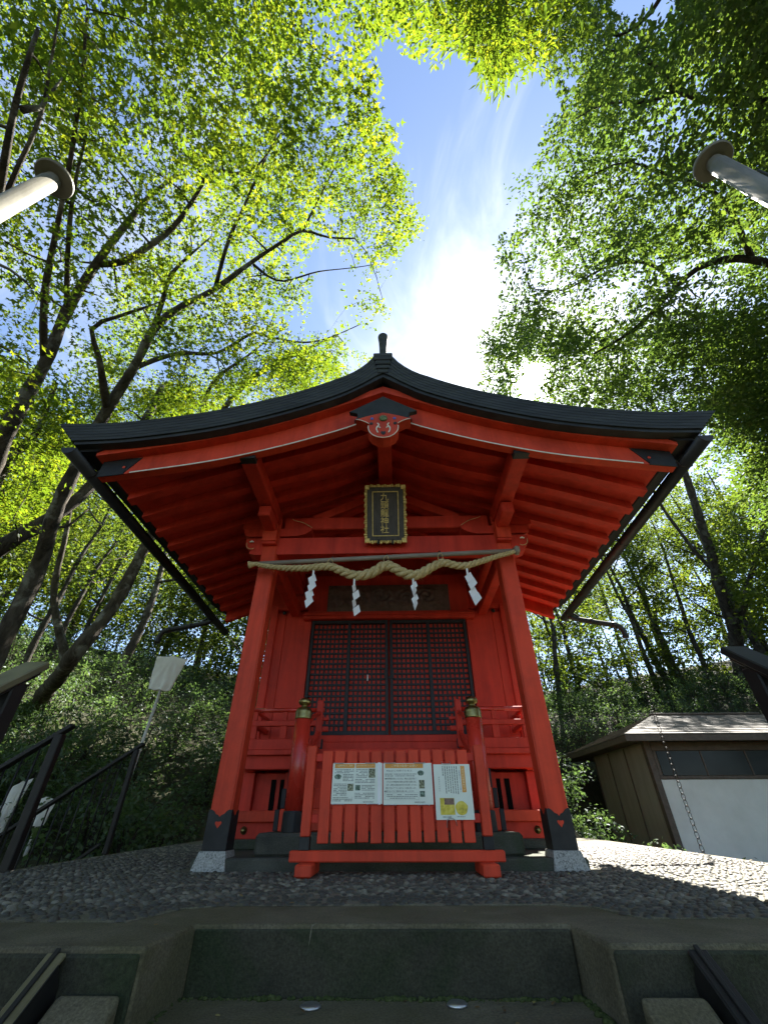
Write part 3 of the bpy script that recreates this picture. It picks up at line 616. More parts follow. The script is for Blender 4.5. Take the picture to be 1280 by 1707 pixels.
# --- gable pendant
pend = MB().prism([(0, 3.235), (-0.13, 3.195), (-0.245, 3.15), (-0.20, 3.135), (-0.15, 3.105), (-0.123, 3.09), (-0.135, 3.05), (-0.128, 3.0), (-0.10, 2.95), (-0.055, 2.917), (0, 2.905), (0.055, 2.917), (0.10, 2.95), (0.128, 3.0), (0.135, 3.05), (0.123, 3.09), (0.15, 3.105), (0.20, 3.135), (0.245, 3.15), (0.13, 3.195)], -1.185, -1.075).build('gable_pendant', 'orange', SH)
bp_ = [(0, 3.47), (-0.15, 3.37), (-0.305, 3.262), (-0.235, 3.238), (-0.225, 3.20), (-0.255, 3.148), (-0.13, 3.19), (0, 3.232)]
MB().prism(bp_+[(-x, z_) for x, z_ in reversed(bp_[1:-1])], -1.178, -1.135).build('gable_plate', 'black', SH)
def ring_strip(pts, r, name, m, parent, y=-1.187): MB().tube([(x, y, z_) for x, z_ in pts], r, 6).build(name, m, parent, True)
lo_ = [(-0.24, 3.150), (-0.20, 3.138), (-0.15, 3.110), (-0.128, 3.09)]
a_ = np.linspace(R_(172), R_(368), 26); cir = [(0.131*math.cos(t), 3.045+0.131*math.sin(t)) for t in a_]
ring_strip(cir, 0.0042, 'white_line', 'white', pend)
for sx in (-1, 1):
    ring_strip([(sx*x, z_) for x, z_ in lo_], 0.0038, 'white_line', 'white', pend)
    ring_strip(smoothcurve([(sx*0.050, 3.095), (sx*0.038, 3.07), (sx*0.055, 3.045), (sx*0.058, 3.01), (sx*0.045, 2.975)]), 0.006, 'scroll', 'white', pend)
    ring_strip(smoothcurve([(sx*0.055, 3.045), (sx*0.035, 3.045), (sx*0.026, 3.032)]), 0.0055, 'scroll', 'white', pend)
    MB().lathe([(0, 0), (0.017, 0), (0.015, 0.006), (0, 0.007)], (0, 0, 0), 12, Matrix.Translation((sx*0.105, -1.184, 3.09)) @ Matrix.Rotation(R_(90), 4, 'X')).build('eyelet', 'black', pend)
    MB().lathe([(0, 0), (0.017, 0), (0.014, 0.005), (0, 0.006)], (0, 0, 0), 8, Matrix.Translation((sx*0.100, -1.184, 3.155)) @ Matrix.Rotation(R_(90), 4, 'X')).build('blue_fleck', 'blue', pend)
MB().lathe([(0, 0), (0.037, 0), (0.037, 0.010), (0.030, 0.016), (0.012, 0.014), (0, 0.02)], (0, 0, 0), 10, Matrix.Translation((0, -1.183, 3.155)) @ Matrix.Rotation(R_(90), 4, 'X')).build('rosette', 'green_disc', pend)
MB().prism([(0, 2.945), (0.02, 2.968), (0.02, 2.985), (0.01, 2.992), (0, 2.985), (-0.01, 2.992), (-0.02, 2.985), (-0.02, 2.968)], -1.1895, -1.184).build('heart_mark', 'black', pend)
# --- gutters with rain-water arms
for sx in (-1, 1):
    gxp = 2.618; GZ = lambda y: 2.795-0.026*(y+1.25)
    ye = 2.35 if sx > 0 else 2.75
    n = 12; b = MB(); V = []
    for yg in (-1.25, ye):
        for r in (0.063, 0.057):
            for j in range(n+1):
                a = math.pi+math.pi*j/n; V.append((sx*gxp+r*math.cos(a), yg, GZ(yg)+r*math.sin(a)))
    k = n+1; F = []
    for j in range(n):
        F += [(j, j+1, 2*k+j+1, 2*k+j), (k+j, 3*k+j, 3*k+j+1, k+j+1), (j, k+j, k+j+1, j+1), (2*k+j, 2*k+j+1, 3*k+j+1, 3*k+j)]
    F += [(0, 2*k, 3*k, k), (n, k+n, 3*k+n, 2*k+n)]
    b.add(V, F); gt = b.build('gutter', 'gutter', SH, True)
    MB().prism([(sx*gxp+0.062*math.cos(a), GZ(-1.25)+0.062*math.sin(a)) for a in np.linspace(math.pi, 2*math.pi, 13)], -1.256, -1.248).build('end_cap', 'gutter', gt)
    MB().prism([(sx*gxp+0.062*math.cos(a), GZ(ye)+0.062*math.sin(a)) for a in np.linspace(math.pi, 2*math.pi, 13)], ye-0.004, ye+0.004).build('end_cap', 'gutter', gt)
    for yb in np.arange(-0.95, ye, 0.62):
        gz = GZ(yb)
        MB().tube([(sx*(gxp+0.06), yb, gz), (sx*(gxp+0.045), yb, gz-0.045), (sx*gxp, yb, gz-0.064), (sx*(gxp-0.05), yb, gz-0.04), (sx*(gxp-0.075), yb, gz+0.02), (sx*(gxp-0.12), yb, gz+0.035)], 0.008, 5).build('bracket', 'gutter', gt, True)
        MB().tube([(sx*gxp+0.065*math.cos(a), yb+0.3, gz+0.065*math.sin(a)) for a in np.linspace(math.pi, 2*math.pi, 9)], 0.007, 5).build('joint_ring', 'gutter', gt, True)
    ex = 3.33
    arm = MB().tube(smoothcurve([(sx*2.60, 2.2, 2.70), (sx*2.66, 2.2, 2.64), (sx*2.75, 2.2, 2.61), (sx*3.0, 2.2, 2.56), (sx*3.22, 2.2, 2.52), (sx*3.30, 2.2, 2.495), (sx*3.335, 2.2, 2.44), (sx*3.345, 2.2, 2.36)]), 0.036, 10).build('drain_arm', 'gutter', SH, True)
    MB().tube([(sx*3.20, 2.2, 2.526), (sx*3.27, 2.2, 2.508)], 0.044, 10).build('collar', 'gutter', arm, True)
    MB().tube([(sx*2.9, 2.2, 2.582), (sx*2.94, 2.2, 2.573)], 0.043, 10).build('collar', 'gutter', arm, True)
    MB().tube([(sx*2.62, 2.2, 2.76), (sx*2.82, 2.2, 2.60)], 0.016, 6).build('stay', 'gutter', arm, True)
    MB().tube([(sx*3.345, 2.2, 2.37), (sx*3.345, 2.2, 2.33)], 0.043, 10).build('spout', 'gutter', arm, True)

# --- body of the shrine
WY = 1.5
B((-1.505, WY+0.06, 0.66), (1.505, 2.12, 2.62), 0.01).build('core', 'red', SH)
gx_ = np.linspace(-1.62, 1.62, 19)
MB().band([(x, interp(RBOT, abs(x))+0.05) for x in gx_], [(x, 2.45) for x in gx_], WY+0.052, WY+0.10).build('gable_wall', 'red', SH)
for sx in (-1, 1):
    for q0, q1 in ((1.0, 1.335), (1.338, 1.50)):
        x0 = sx*q0; x1 = sx*q1
        B((min(x0, x1), WY+0.01, 0.86), (max(x0, x1), WY+0.055, 2.46), 0.004).build('wall_plank', 'red', SH)
    B((sx*1.49-0.046, WY-0.03, 0.66), (sx*1.49+0.046, WY+0.07, 2.55), 0.008).build('corner_post', 'red', SH)
    B((sx*1.25-0.27, WY-0.015, 2.42), (sx*1.25+0.27, WY+0.05, 2.50), 0.006)
    B((sx*1.21-0.055, 0.158, 2.405), (sx*1.21+0.055, WY-0.016, 2.56), 0.01).build('tie_beam', 'red', SH); B((sx*1.25-0.20, WY-0.012, 2.505), (sx*1.25+0.20, WY+0.05, 2.56), 0.006).build('wall_rail', 'red', SH)
    MB().lathe([(0, 0), (0.026, 0), (0.022, 0.012), (0.010, 0.018), (0, 0.019)], (0, 0, 0), 14, Matrix.Translation((sx*1.36, WY-0.016, 2.46)) @ Matrix.Rotation(R_(90), 4, 'X')).build('nail_cover', 'black', SH)
B((-1.10, WY-0.075, 2.352), (1.10, WY+0.02, 2.452), 0.008).build('lintel', 'red', SH)
B((-1.10, WY-0.10, 2.395), (1.10, WY-0.072, 2.42), 0.004).build('lintel_moulding', 'red', SH)
B((-1.05, WY-0.05, 2.45), (1.05, WY+0.05, 2.98), 0.008).build('transom_wall', 'red', SH)
# carved transom board
b = MB(); nx_, nz_ = 96, 26
for i in range(nx_):
    for j in range(nz_):
        uu, vv = i/(nx_-1), j/(nz_-1); x = -0.80+1.60*uu; z_ = 2.452+0.37*vv
        e = min(1, 6*min(uu, 1-uu))*min(1, 4*min(vv, 1-vv))
        d = 0
        for (cx_, cz_, r_, k_) in ((-0.42, 2.62, 0.13, 1), (-0.1, 2.66, 0.16, -1), (0.22, 2.60, 0.12, 1), (0.5, 2.65, 0.15, -1), (0.02, 2.52, 0.08, 1), (-0.62, 2.56, 0.09, -1)):
            q = math.hypot(x-cx_, z_-cz_); a = math.atan2(z_-cz_, x-cx_)
            d += 0.5*math.exp(-(q/r_)**2)*(1+math.cos(q*95+k_*a*2))
        d += 0.22*math.sin(x*41+z_*13)*math.sin(z_*57-x*9)
        b.v.append((x, WY-0.065-0.055*e*max(0, 0.35+0.6*d), z_))
b.f = [(i*nz_+j, (i+1)*nz_+j, (i+1)*nz_+j+1, i*nz_+j+1) for i in range(nx_-1) for j in range(nz_-1)]
b.build('carved_transom', 'carve', SH, True)
# doors with lattice
for sx in (-1, 1):
    x0, x1 = sorted((sx*0.012, sx*0.985)); z0, z1 = 1.025, 2.35; yd = WY
    dr = B((x0, yd+0.028, z0), (x1, yd+0.05, z1), 0.003).build('door', 'red', SH)
    for (a, b2, c, d) in ((x0, x0+0.036, z0, z1), (x1-0.036, x1, z0, z1)):
        B((a, yd-0.022, c), (b2, yd+0.029, d), 0.004).build('stile', 'lacquer', dr)
    mid = (x0+x1)/2; B((mid-0.022, yd-0.018, z0+0.03), (mid+0.022, yd+0.029, z1-0.03), 0.004).build('stile', 'lacquer', dr)
    for (c, d) in ((z0, z0+0.045), (z1-0.045, z1)): B((x0+0.034, yd-0.020, c), (x1-0.034, yd+0.029, d), 0.004).build('rail', 'lacquer', dr)
    for (a, c) in ((x0+0.036, mid-0.022), (mid+0.022, x1-0.036)):
        for j in range(1, 8):
            xx = a+(c-a)*j/8; B((xx-0.0110, yd+0.017, z0+0.04), (xx+0.0110, yd+0.0275, z1-0.04), 0.002).build('lattice_bar', 'lacquer', dr)
    for j in range(1, 20):
        zq = z0+0.045+(z1-z0-0.09)*j/20; B((x0+0.034, yd+0.013, zq-0.0120), (x1-0.034, yd+0.0255, zq+0.0120), 0.002).build('lattice_bar', 'lacquer', dr)
    B((sx*0.046-0.012, yd-0.034, 1.62), (sx*0.046+0.012, yd-0.02, 1.74), 0.003).build('pull', 'black', dr)
B((-0.006, WY-0.026, 1.62), (0.05, WY-0.0225, 1.65), 0.002).build('latch', 'black', SH)
B((-0.262, WY-0.021, 1.60), (-0.250, WY-0.017, 1.67), 0.001).build('paper_slip', 'paper', SH)
B((-1.02, WY-0.05, 0.955), (1.02, WY+0.05, 1.024), 0.006).build('door_sill', 'red', SH)
B((-1.02, WY-0.08, 0.842), (1.02, WY+0.05, 0.953), 0.006).build('threshold', 'red', SH)
for sx in (-1, 1): B((sx*0.74-0.017, WY-0.10, 0.86), (sx*0.74+0.017, WY-0.078, 0.98), 0.003).build('door_stop', 'lacquer', SH)
# --- veranda
VF = 0.95
nb = 9
for j in range(nb):
    y0 = VF+(WY-VF)*j/nb; B((-1.42, y0+0.002, 0.790), (1.42, y0+(WY-VF)/nb-0.002, 0.828), 0.004).build('deck_board', 'red', SH)
B((-1.44, VF-0.02, 0.783), (1.44, VF, 0.832), 0.006).build('deck_edge', 'red', SH)
for sx in (-1, 1):
    xa, xb = sorted((sx*0.60, sx*1.42)); B((xa, VF+0.03, 0.668), (xb, VF+0.13, 0.788), 0.006).build('edge_beam', 'red', SH)
    B((sx*1.38-0.05, VF+0.132, 0.66), (sx*1.38+0.05, WY, 0.785), 0.006).build('side_beam', 'red', SH)
    # railing along the front, returning to the wall
    rx0, rx1 = sorted((sx*0.70, sx*1.385))
    rl = MB().tube([(rx0-0.04, VF+0.03, 1.19), (rx1+0.04, VF+0.03, 1.19)], 0.021, 12).build('railing', 'red_gloss', SH, True)
    B((rx0, VF+0.005, 1.04), (rx1, VF+0.055, 1.09), 0.005).build('middle_rail', 'red', rl)
    B((rx0, VF+0.0, 0.832), (rx1, VF+0.06, 0.925), 0.005).build('ground_rail', 'red', rl)
    for x in (sx*1.06, sx*1.362): B((x-0.033, VF+0.007, 0.925), (x+0.033, VF+0.053, 1.04), 0.005).build('rail_post', 'red', rl)
    for x in (sx*1.06, sx*1.362): B((x-0.022, VF+0.012, 1.09), (x+0.022, VF+0.048, 1.172), 0.005).build('rail_block', 'red', rl)
    MB().tube([(sx*1.385, VF-0.01, 1.192), (sx*1.385, WY+0.02, 1.192)], 0.019, 10).build('side_rail', 'red_gloss', rl, True)
    B((sx*1.385-0.022, VF+0.06, 1.042), (sx*1.385+0.022, WY+0.01, 1.088), 0.004).build('side_middle_rail', 'red', rl)
    B((sx*1.385-0.028, VF+0.065, 0.834), (sx*1.385+0.028, WY+0.01, 0.90), 0.004).build('side_ground_rail', 'red', rl)
    # lower storey
    B((sx*1.19-0.30, 1.22, 0.14), (sx*1.19+0.30, 2.1, 0.655), 0.006).build('lower_wall', 'red', SH)
    for j, xs_ in enumerate((1.06, 1.15)):
        x = sx*xs_; B((x-0.024, 1.208, 0.35), (x+0.024, 1.222, 0.60), 0.002).build('slit', 'slit_shade', SH)
    B((sx*1.41-0.08, 1.15, 0.14), (sx*1.41+0.08, 1.24, 0.658), 0.006).build('lower_post', 'red', SH)
    B((sx*1.0-0.035, 1.17, 0.14), (sx*1.0+0.035, 1.24, 0.658), 0.006).build('lower_post', 'red', SH)
    xa, xb = sorted((sx*0.96, sx*1.47)); B((xa, 0.83, 0.262), (xb, 0.93, 0.345), 0.006).build('sill_beam', 'orange', SH)
    B((xa, 0.87, 0.145), (xb, 0.92, 0.262), 0.005).build('skirting', 'red', SH)
    B((sx*1.40-0.07, 0.92, 0.146), (sx*1.40+0.07, 1.2, 0.34), 0.006).build('sill_return', 'red', SH)
    MB().lathe([(0, 0), (0.030, 0), (0.028, 0.010), (0.016, 0.014), (0.014, 0.022), (0.008, 0.026), (0, 0.027)], (0, 0, 0), 16, Matrix.Translation((sx*1.275, 0.87, 0.205)) @ Matrix.Rotation(R_(90), 4, 'X')).build('nail_cover', 'brass', SH, True)
# steps up to the veranda
for j, (y0, z0, z1) in enumerate(((0.40, 0.206, 0.352), (0.575, 0.352, 0.50), (0.75, 0.50, 0.655))):
    s_ = B((-0.875, y0, z0), (0.875, 1.2, z1), 0.008).build('stair_tread', 'orange', SH)
    for sx in (-1, 1): B((sx*0.895-0.019, y0+0.004, z0+0.004), (sx*0.895+0.019, 1.15, z1-0.004), 0.003).build('end_board', 'lacquer', s_)
B((-0.60, 0.90, 0.655), (0.60, 0.955, 0.80), 0.006).build('stair_riser', 'red', SH)
# newel posts with onion finials, and the stair rails behind them
for sx in (-1, 1):
    x, y = sx*0.738, 0.30
    nw = MB().lathe([(0.0, 0.30), (0.074, 0.30), (0.068, 0.99), (0.0, 0.99)], (x, y, 0), 28).build('newel_post', 'red_gloss', SH, True)
    for p_ in nw.data.polygons: p_.use_smooth = len(p_.vertices) == 4
    a8 = [(0.0, 0.206), (0.084, 0.206), (0.081, 0.325), (0.076, 0.337), (0.0, 0.337)]
    sh_ = MB().lathe(a8, (x, y, 0), 24).build('metal_shoe', 'black', nw)
    MB().lathe([(0, 0.985), (0.071, 0.985), (0.074, 0.992), (0.071, 1.0), (0.073, 1.025), (0.070, 1.032), (0.072, 1.04), (0.064, 1.065), (0.048, 1.076), (0.030, 1.082), (0.024, 1.092), (0.030, 1.098), (0.048, 1.106), (0.054, 1.120), (0.052, 1.136), (0.040, 1.150), (0.020, 1.158), (0.006, 1.164), (0, 1.166)], (x, y, 0), 28).build('onion_finial', 'brass', nw, True)
    # sloping rails of the stair
    q = MB().box((sx*0.70-0.032, 0.90, 0.835), (sx*0.70+0.032, 0.945, 1.27), 0.012).build('stair_rail_post', 'red', SH)
    MB().tube(smoothcurve([(x, y+0.02, 0.95), (sx*0.728, 0.5, 1.0), (sx*0.715, 0.75, 1.10), (sx*0.70, 0.95, 1.16), (sx*0.69, 1.02, 1.20)]), 0.022, 8).build('stair_handrail', 'red_gloss', q, True)
    MB().bar((sx*0.735, 0.34, 0.62), (sx*0.70, 0.95, 0.98), 0.04, 0.06).build('stair_middle_rail', 'red', q)
    MB().bar((sx*0.735, 0.34, 0.42), (sx*0.70, 0.95, 0.78), 0.045, 0.12).build('stair_string', 'red', q)
    B((sx*0.655-0.05, 0.935, 1.085), (sx*0.655+0.05, 0.965, 1.115), 0.006).build('rail_stub', 'red', q)
    B((sx*0.655-0.05, 0.93, 0.985), (sx*0.655+0.05, 0.97, 1.03), 0.006).build('rail_stub', 'red', q)

# ================================================================== THINGS ON AND BEFORE THE SHRINE
def text_mesh(s, size, name='text', extrude=0.001):
    c = D.curves.new(name, 'FONT'); c.body = s; c.size = size; c.extrude = extrude; c.resolution_u = 2
    c.align_x = 'CENTER'; c.align_y = 'CENTER'
    o = D.objects.new(name, c); COL.objects.link(o)
    dg = bpy.context.evaluated_depsgraph_get()
    me = D.meshes.new_from_object(o.evaluated_get(dg)); D.objects.remove(o); D.curves.remove(c)
    return me
def put_text(s, size, mx, m, parent, name='lettering', extrude=0.001):
    me = text_mesh(s, size, name, extrude); me.materials.clear(); me.materials.append(M[m])
    off = Vector(OFF.get(parent.name, (0, 0, 0)))
    me.transform(Matrix.Translation(-off) @ mx)
    o = D.objects.new(name, me); COL.objects.link(o); o.parent = parent; OFF[o.name] = tuple(off); return o
FACE = Matrix.Rotation(R_(90), 4, 'X')       # text laid on a wall that faces -Y
# --- name plaque, hung tilted forward
pl = root('name_plaque', (0, -0.05, 2.56), 'black and gold framed name plaque with five gold characters', 'plaque')
tilt = math.atan2(0.24, 0.57)
PM = Matrix.Translation((-0.003, -0.045, 2.565)) @ Matrix.Rotation(tilt, 4, 'X')      # local: x right, z up the board, -y to the viewer
H, Wd = 0.615, 0.425
def plb(lo, hi, name, m, ch=0.004, par=None): b = MB().box(lo, hi, ch, PM); return b.build(name, m, par or pl)
board = plb((-0.155, -0.012, 0.05), (0.155, 0.02, H-0.05), 'board', 'plaque')
fr = plb((-Wd/2+0.022, -0.020, 0.022), (-0.135, 0.026, H-0.022), 'frame', 'plaque')
plb((0.135, -0.020, 0.022), (Wd/2-0.022, 0.026, H-0.022), 'frame', 'plaque')
plb((-0.137, -0.0195, 0.022), (0.137, 0.026, 0.072), 'frame', 'plaque'); plb((-0.137, -0.0195, H-0.072), (0.137, 0.026, H-0.022), 'frame', 'plaque')
for (a, b2) in (((-0.137, -0.026, 0.068), (-0.128, -0.010, H-0.068)), ((0.128, -0.026, 0.068), (0.137, -0.010, H-0.068)), ((-0.1275, -0.026, 0.068), (0.1275, -0.010, 0.077)), ((-0.1275, -0.026, H-0.077), (0.1275, -0.010, H-0.068))):
    plb(a, b2, 'inner_moulding', 'gold', 0.002)
def leafband(horizontal, fixed, lo, hi, sgn):
    p = lo; k = 0
    while p < hi-0.006:
        ln = random.choice((0.016, 0.022, 0.028, 0.012)); ln = min(ln, hi-p)
        e = 0.010*math.sin(k*1.7)+0.004; w_ = 0.026+e*0.6
        if horizontal: a, b2 = (p, -0.030, min(fixed, fixed+sgn*w_)), (p+ln-0.005, 0.022, max(fixed, fixed+sgn*w_))
        else: a, b2 = (min(fixed, fixed+sgn*w_), -0.030, p), (max(fixed, fixed+sgn*w_), 0.022, p+ln-0.005)
        plb(a, b2, 'gilt_leaf', 'gold', 0.003); p += ln; k += 1
for s_ in (-1, 1):
    leafband(False, s_*(Wd/2-0.024), 0.05, H-0.05, s_)
    leafband(True, 0.024 if s_ < 0 else H-0.024, -Wd/2+0.05, Wd/2-0.05, s_)
    for zz_ in (0.0, H-0.048):
        a, b2 = sorted((s_*(Wd/2-0.048), s_*(Wd/2+0.002))); plb((a, -0.029, zz_), (b2, 0.021, zz_+0.048), 'corner', 'gold', 0.004)
for i, ch in enumerate('九頭龍神社'):
    put_text(ch, 0.090, PM @ Matrix.Translation((-0.008, -0.0165, H-0.135-i*0.0865)) @ FACE, 'gold', pl, 'character', 0.004)
for x in (-0.075, 0.07): plb((x-0.010, -0.036, -0.012), (x+0.010, 0.05, 0.036), 'hook', 'black', 0.003)
MB().tube([(0.0, -0.26, 3.10), (0.0, 0.02, 3.22)], 0.006, 6).build('hanging_wire', 'steel', pl)

# --- pole and straw rope
bmb = root('rope_pole', (0, -0.10, 2.3), 'thin weathered pole running behind the straw rope under the beam', 'pole')
MB().tube([(-1.25, -0.095, 2.317), (-0.6, -0.095, 2.343), (0.0, -0.095, 2.368), (0.7, -0.095, 2.398), (1.32, -0.095, 2.424)], [0.022, 0.023, 0.024, 0.023, 0.022], 10).build('pole', 'bamboo', bmb, True)
MB().lathe([(0, 0), (0.045, 0), (0.048, 0.03), (0.03, 0.05), (0, 0.05)], (0, 0, 0), 14, Matrix.Translation((1.31, -0.10, 2.42)) @ Matrix.Rotation(R_(-85), 4, 'Y')).build('end_knot', 'bamboo', bmb, True)
for x in (-0.545, 0.0, 0.53):
    zb = 2.34+0.042*x+0.03; h_ = MB().tube([(x, -0.095, zb-0.05), (x+0.012, -0.098, zb), (x+0.006, -0.05, zb+0.07), (x, 0.03, zb+0.10)], 0.005, 6); h_.build('hook', 'black', bmb, True)
    MB().tube([(x+0.024*math.cos(t), -0.120+0.05*0, zb-0.045+0.045*math.sin(t)) for t in np.linspace(0, 2*math.pi, 12)], 0.004, 5).build('tie', 'rope', bmb, True)
rope = root('shimenawa_rope', (0, -0.14, 2.2), 'thick twisted straw rope draped in waves across the front', 'rope')
path = smoothcurve([(-1.275, 2.298), (-1.20, 2.272), (-1.0, 2.245), (-0.80, 2.238), (-0.62, 2.250), (-0.53, 2.248), (-0.42, 2.198), (-0.33, 2.158), (-0.235, 2.150), (-0.13, 2.182), (-0.05, 2.236), (0.0, 2.252), (0.06, 2.236), (0.15, 2.178), (0.25, 2.146), (0.33, 2.166), (0.43, 2.225), (0.52, 2.270), (0.58, 2.272), (0.67, 2.245), (0.76, 2.240), (0.88, 2.274), (1.05, 2.330), (1.18, 2.368), (1.255, 2.388)])
path = np.array(path); sl = np.r_[0, np.cumsum(np.hypot(*np.diff(path, axis=0).T))]; L = sl[-1]
tt = np.linspace(0, L, 330); pxs = np.interp(tt, sl, path[:, 0]); pzs = np.interp(tt, sl, path[:, 1])
yb = -0.135
rad = np.interp(tt/L, [0, 0.04, 0.2, 0.42, 0.5, 0.6, 0.8, 0.96, 1], [0.022, 0.022, 0.032, 0.045, 0.046, 0.045, 0.032, 0.022, 0.020])
ph = np.cumsum(np.r_[0, np.diff(tt)]*2*np.pi/(5.0*rad))
for k in range(3):
    pts = []
    for i in range(len(tt)):
        j0, j1 = max(i-1, 0), min(i+1, len(tt)-1); d = np.array([pxs[j1]-pxs[j0], pzs[j1]-pzs[j0]]); d /= np.linalg.norm(d)+1e-9
        n_ = np.array([-d[1], d[0]]); a = ph[i]+k*2*math.pi/3; r = rad[i]*0.56
        pts.append((pxs[i]+n_[0]*r*math.cos(a), yb+r*math.sin(a), pzs[i]+n_[1]*r*math.cos(a)))
    MB().tube(pts, (rad*0.56).tolist(), 8).build('strand', 'rope', rope, True)
MB().lathe([(0, 0), (0.020, 0), (0.024, 0.03), (0.034, 0.06), (0.040, 0.075), (0, 0.07)], (0, 0, 0), 12, Matrix.Translation((-1.262, yb, 2.294)) @ Matrix.Rotation(R_(-100), 4, 'Y')).build('tassel', 'rope', rope, True)
b = MB()
for i in range(230):
    k = rng.integers(3, len(tt)-3); a = rng.uniform(0, 2*np.pi); r = rad[k]*0.98
    p0 = np.array([pxs[k], yb+r*math.sin(a), pzs[k]+r*math.cos(a)]); d = np.array([rng.choice((-1, 1))*0.8, 0.55*math.sin(a), 0.55*math.cos(a)])+rng.normal(0, 0.25, 3); d /= np.linalg.norm(d); ln = rng.uniform(0.012, 0.045)
    b.tube([p0, p0+d*ln*0.6, p0+d*ln+np.array([0, 0, -0.006])], [0.0011, 0.0009, 0.0004], 3, False)
o = b.build('loose_straw', 'rope', rope, False, False); o['kind'] = 'stuff'
def shide(x, zt, zb, wd, lean, twist, label):
    t = root('paper_streamer', (x, -0.135, zt), label, 'streamer', 'zigzag paper streamers on the rope')
    n = 4; h = (zt-zb)/(n+0.9); o = MB()
    o.box((-0.009, -0.001, -0.9*h*1.15), (0.009, 0.001, 0.02), 0.0005, Matrix.Translation((x, -0.14, zt)) @ Matrix.Rotation(twist*0.5, 4, 'Z')); o.build('strip', 'paper', t)
    cx, cz = 0.0, zt-0.8*h
    for k in range(n):
        s = 1 if k % 2 == 0 else -1
        b = MB(); w2 = wd*0.5; yk = -0.14-0.006*(k % 2)
        q = [(cx-w2, cz-0.42*h), (cx+w2*0.55, cz+0.30*h), (cx+w2*1.15, cz-0.52*h), (cx-w2*0.45, cz-1.30*h)]
        mxr = Matrix.Translation((x, yk, 0)) @ Matrix.Rotation(twist+0.16*s, 4, 'Z')
        V = [mxr @ Vector((a+lean*(k+1), -0.001+0.010*s*(i in (1, 2)), c)) for i, (a, c) in enumerate(q)]+[mxr @ Vector((a+lean*(k+1), 0.001+0.010*s*(i in (1, 2)), c)) for i, (a, c) in enumerate(q)]
        b.add(V, [(0, 1, 2, 3), (7, 6, 5, 4), (0, 4, 5, 1), (1, 5, 6, 2), (2, 6, 7, 3), (3, 7, 4, 0)]); b.build('fold', 'paper', t)
        cz -= h*0.98; cx += 0.010*s
    return t
shide(-0.695, 2.215, 1.835, 0.078, -0.006, 0.15, 'white zigzag paper streamer nearest the left pillar')
shide(-0.300, 2.12, 1.755, 0.074, 0.006, 0.9, 'white zigzag paper streamer left of centre, below the first dip of the rope')
shide(0.252, 2.115, 1.795, 0.064, 0.002, -0.7, 'narrow white paper streamer right of centre, before the dark carving')
shide(0.768, 2.215, 1.835, 0.080, 0.010, -0.1, 'white zigzag paper streamer nearest the right pillar')

# --- slatted barrier
ft = root('slatted_barrier', (0.05, -0.3, 0), 'low vermilion slatted barrier standing before the stair with notices on it', 'barrier')
B((-0.615, -0.335, 0.071), (0.728, -0.262, 0.128), 0.006).build('bottom_rail', 'orange', ft)
for x in (-0.50, 0.615): B((x-0.05, -0.455, 0.0075), (x+0.05, -0.11, 0.07), 0.008).build('foot', 'orange', ft)
for x in (-0.528, 0.637):
    p = B((x-0.031, -0.330, 0.196), (x+0.031, -0.270, 0.708), 0.006).build('post', 'orange', ft)
    B((x-0.033, -0.332, 0.1285), (x+0.033, -0.268, 0.196), 0.003).build('metal_shoe', 'black', p)
for zz_ in (0.29, 0.635): B((-0.497, -0.312, zz_-0.025), (0.606, -0.285, zz_+0.025), 0.004).build('cross_rail', 'red', ft)
for j in range(12):
    x = -0.412+0.0848*j; jz = random.uniform(-0.003, 0.003)
    B((x-0.0352, -0.334, 0.165+jz), (x+0.0352, -0.3125, 0.676+jz), 0.004).build('slat', 'orange', ft)

# --- notices
for nm, c, rg in (('print_black', (0.03, 0.035, 0.03), 0.6), ('print_grey', (0.16, 0.18, 0.16), 0.6), ('print_orange', (0.62, 0.27, 0.03), 0.5), ('print_pale', (0.80, 0.72, 0.42), 0.5), ('print_blue', (0.10, 0.16, 0.32), 0.5)):
    M[nm] = simple(nm, [(0.3, c), (0.7, tuple(min(1, v*1.15) for v in c))], 30, 3, rg, 0, 0)
M['sheet'] = simple('laminated_sheet', [(0.3, (0.60, 0.66, 0.57)), (0.7, (0.70, 0.76, 0.67))], 6, 4, 0.30, 0, 0.04, 12)
def photo(name, stops, sc): M[name] = simple(name, stops, sc, 6, 0.4, 0, 0)
photo('photo_green', [(0.35, (0.01, 0.025, 0.015)), (0.5, (0.04, 0.10, 0.06)), (0.65, (0.22, 0.32, 0.24))], 60)
photo('photo_mixed', [(0.35, (0.015, 0.02, 0.012)), (0.5, (0.12, 0.13, 0.05)), (0.65, (0.42, 0.45, 0.30))], 90)
photo('photo_yellow', [(0.3, (0.30, 0.24, 0.01)), (0.5, (0.60, 0.48, 0.02)), (0.7, (0.75, 0.66, 0.12))], 30)
photo('photo_brown', [(0.3, (0.07, 0.03, 0.02)), (0.6, (0.20, 0.11, 0.07))], 40)
NY = -0.3425
def flat(par, x0, x1, z0, z1, m, name, lift=0.0008): return MB().box((x0, NY-0.0011-lift, z0), (x1, NY-0.0011, z1), 0.0001).build(name, m, par)
def dashes(par, x0, x1, z, h, m='print_grey', gap=0.25, name='text_line'):
    b = MB(); x = x0
    while x < x1:
        ln = random.uniform(0.006, 0.022)
        if random.random() > gap*0.5: b.box((x, NY-0.0018, z-h/2*random.uniform(0.7, 1)), (min(x+ln, x1), NY-0.0011, z+h/2), 0.00005)
        x += ln+random.uniform(0.001, 0.004)
    b.build(name, m, par)
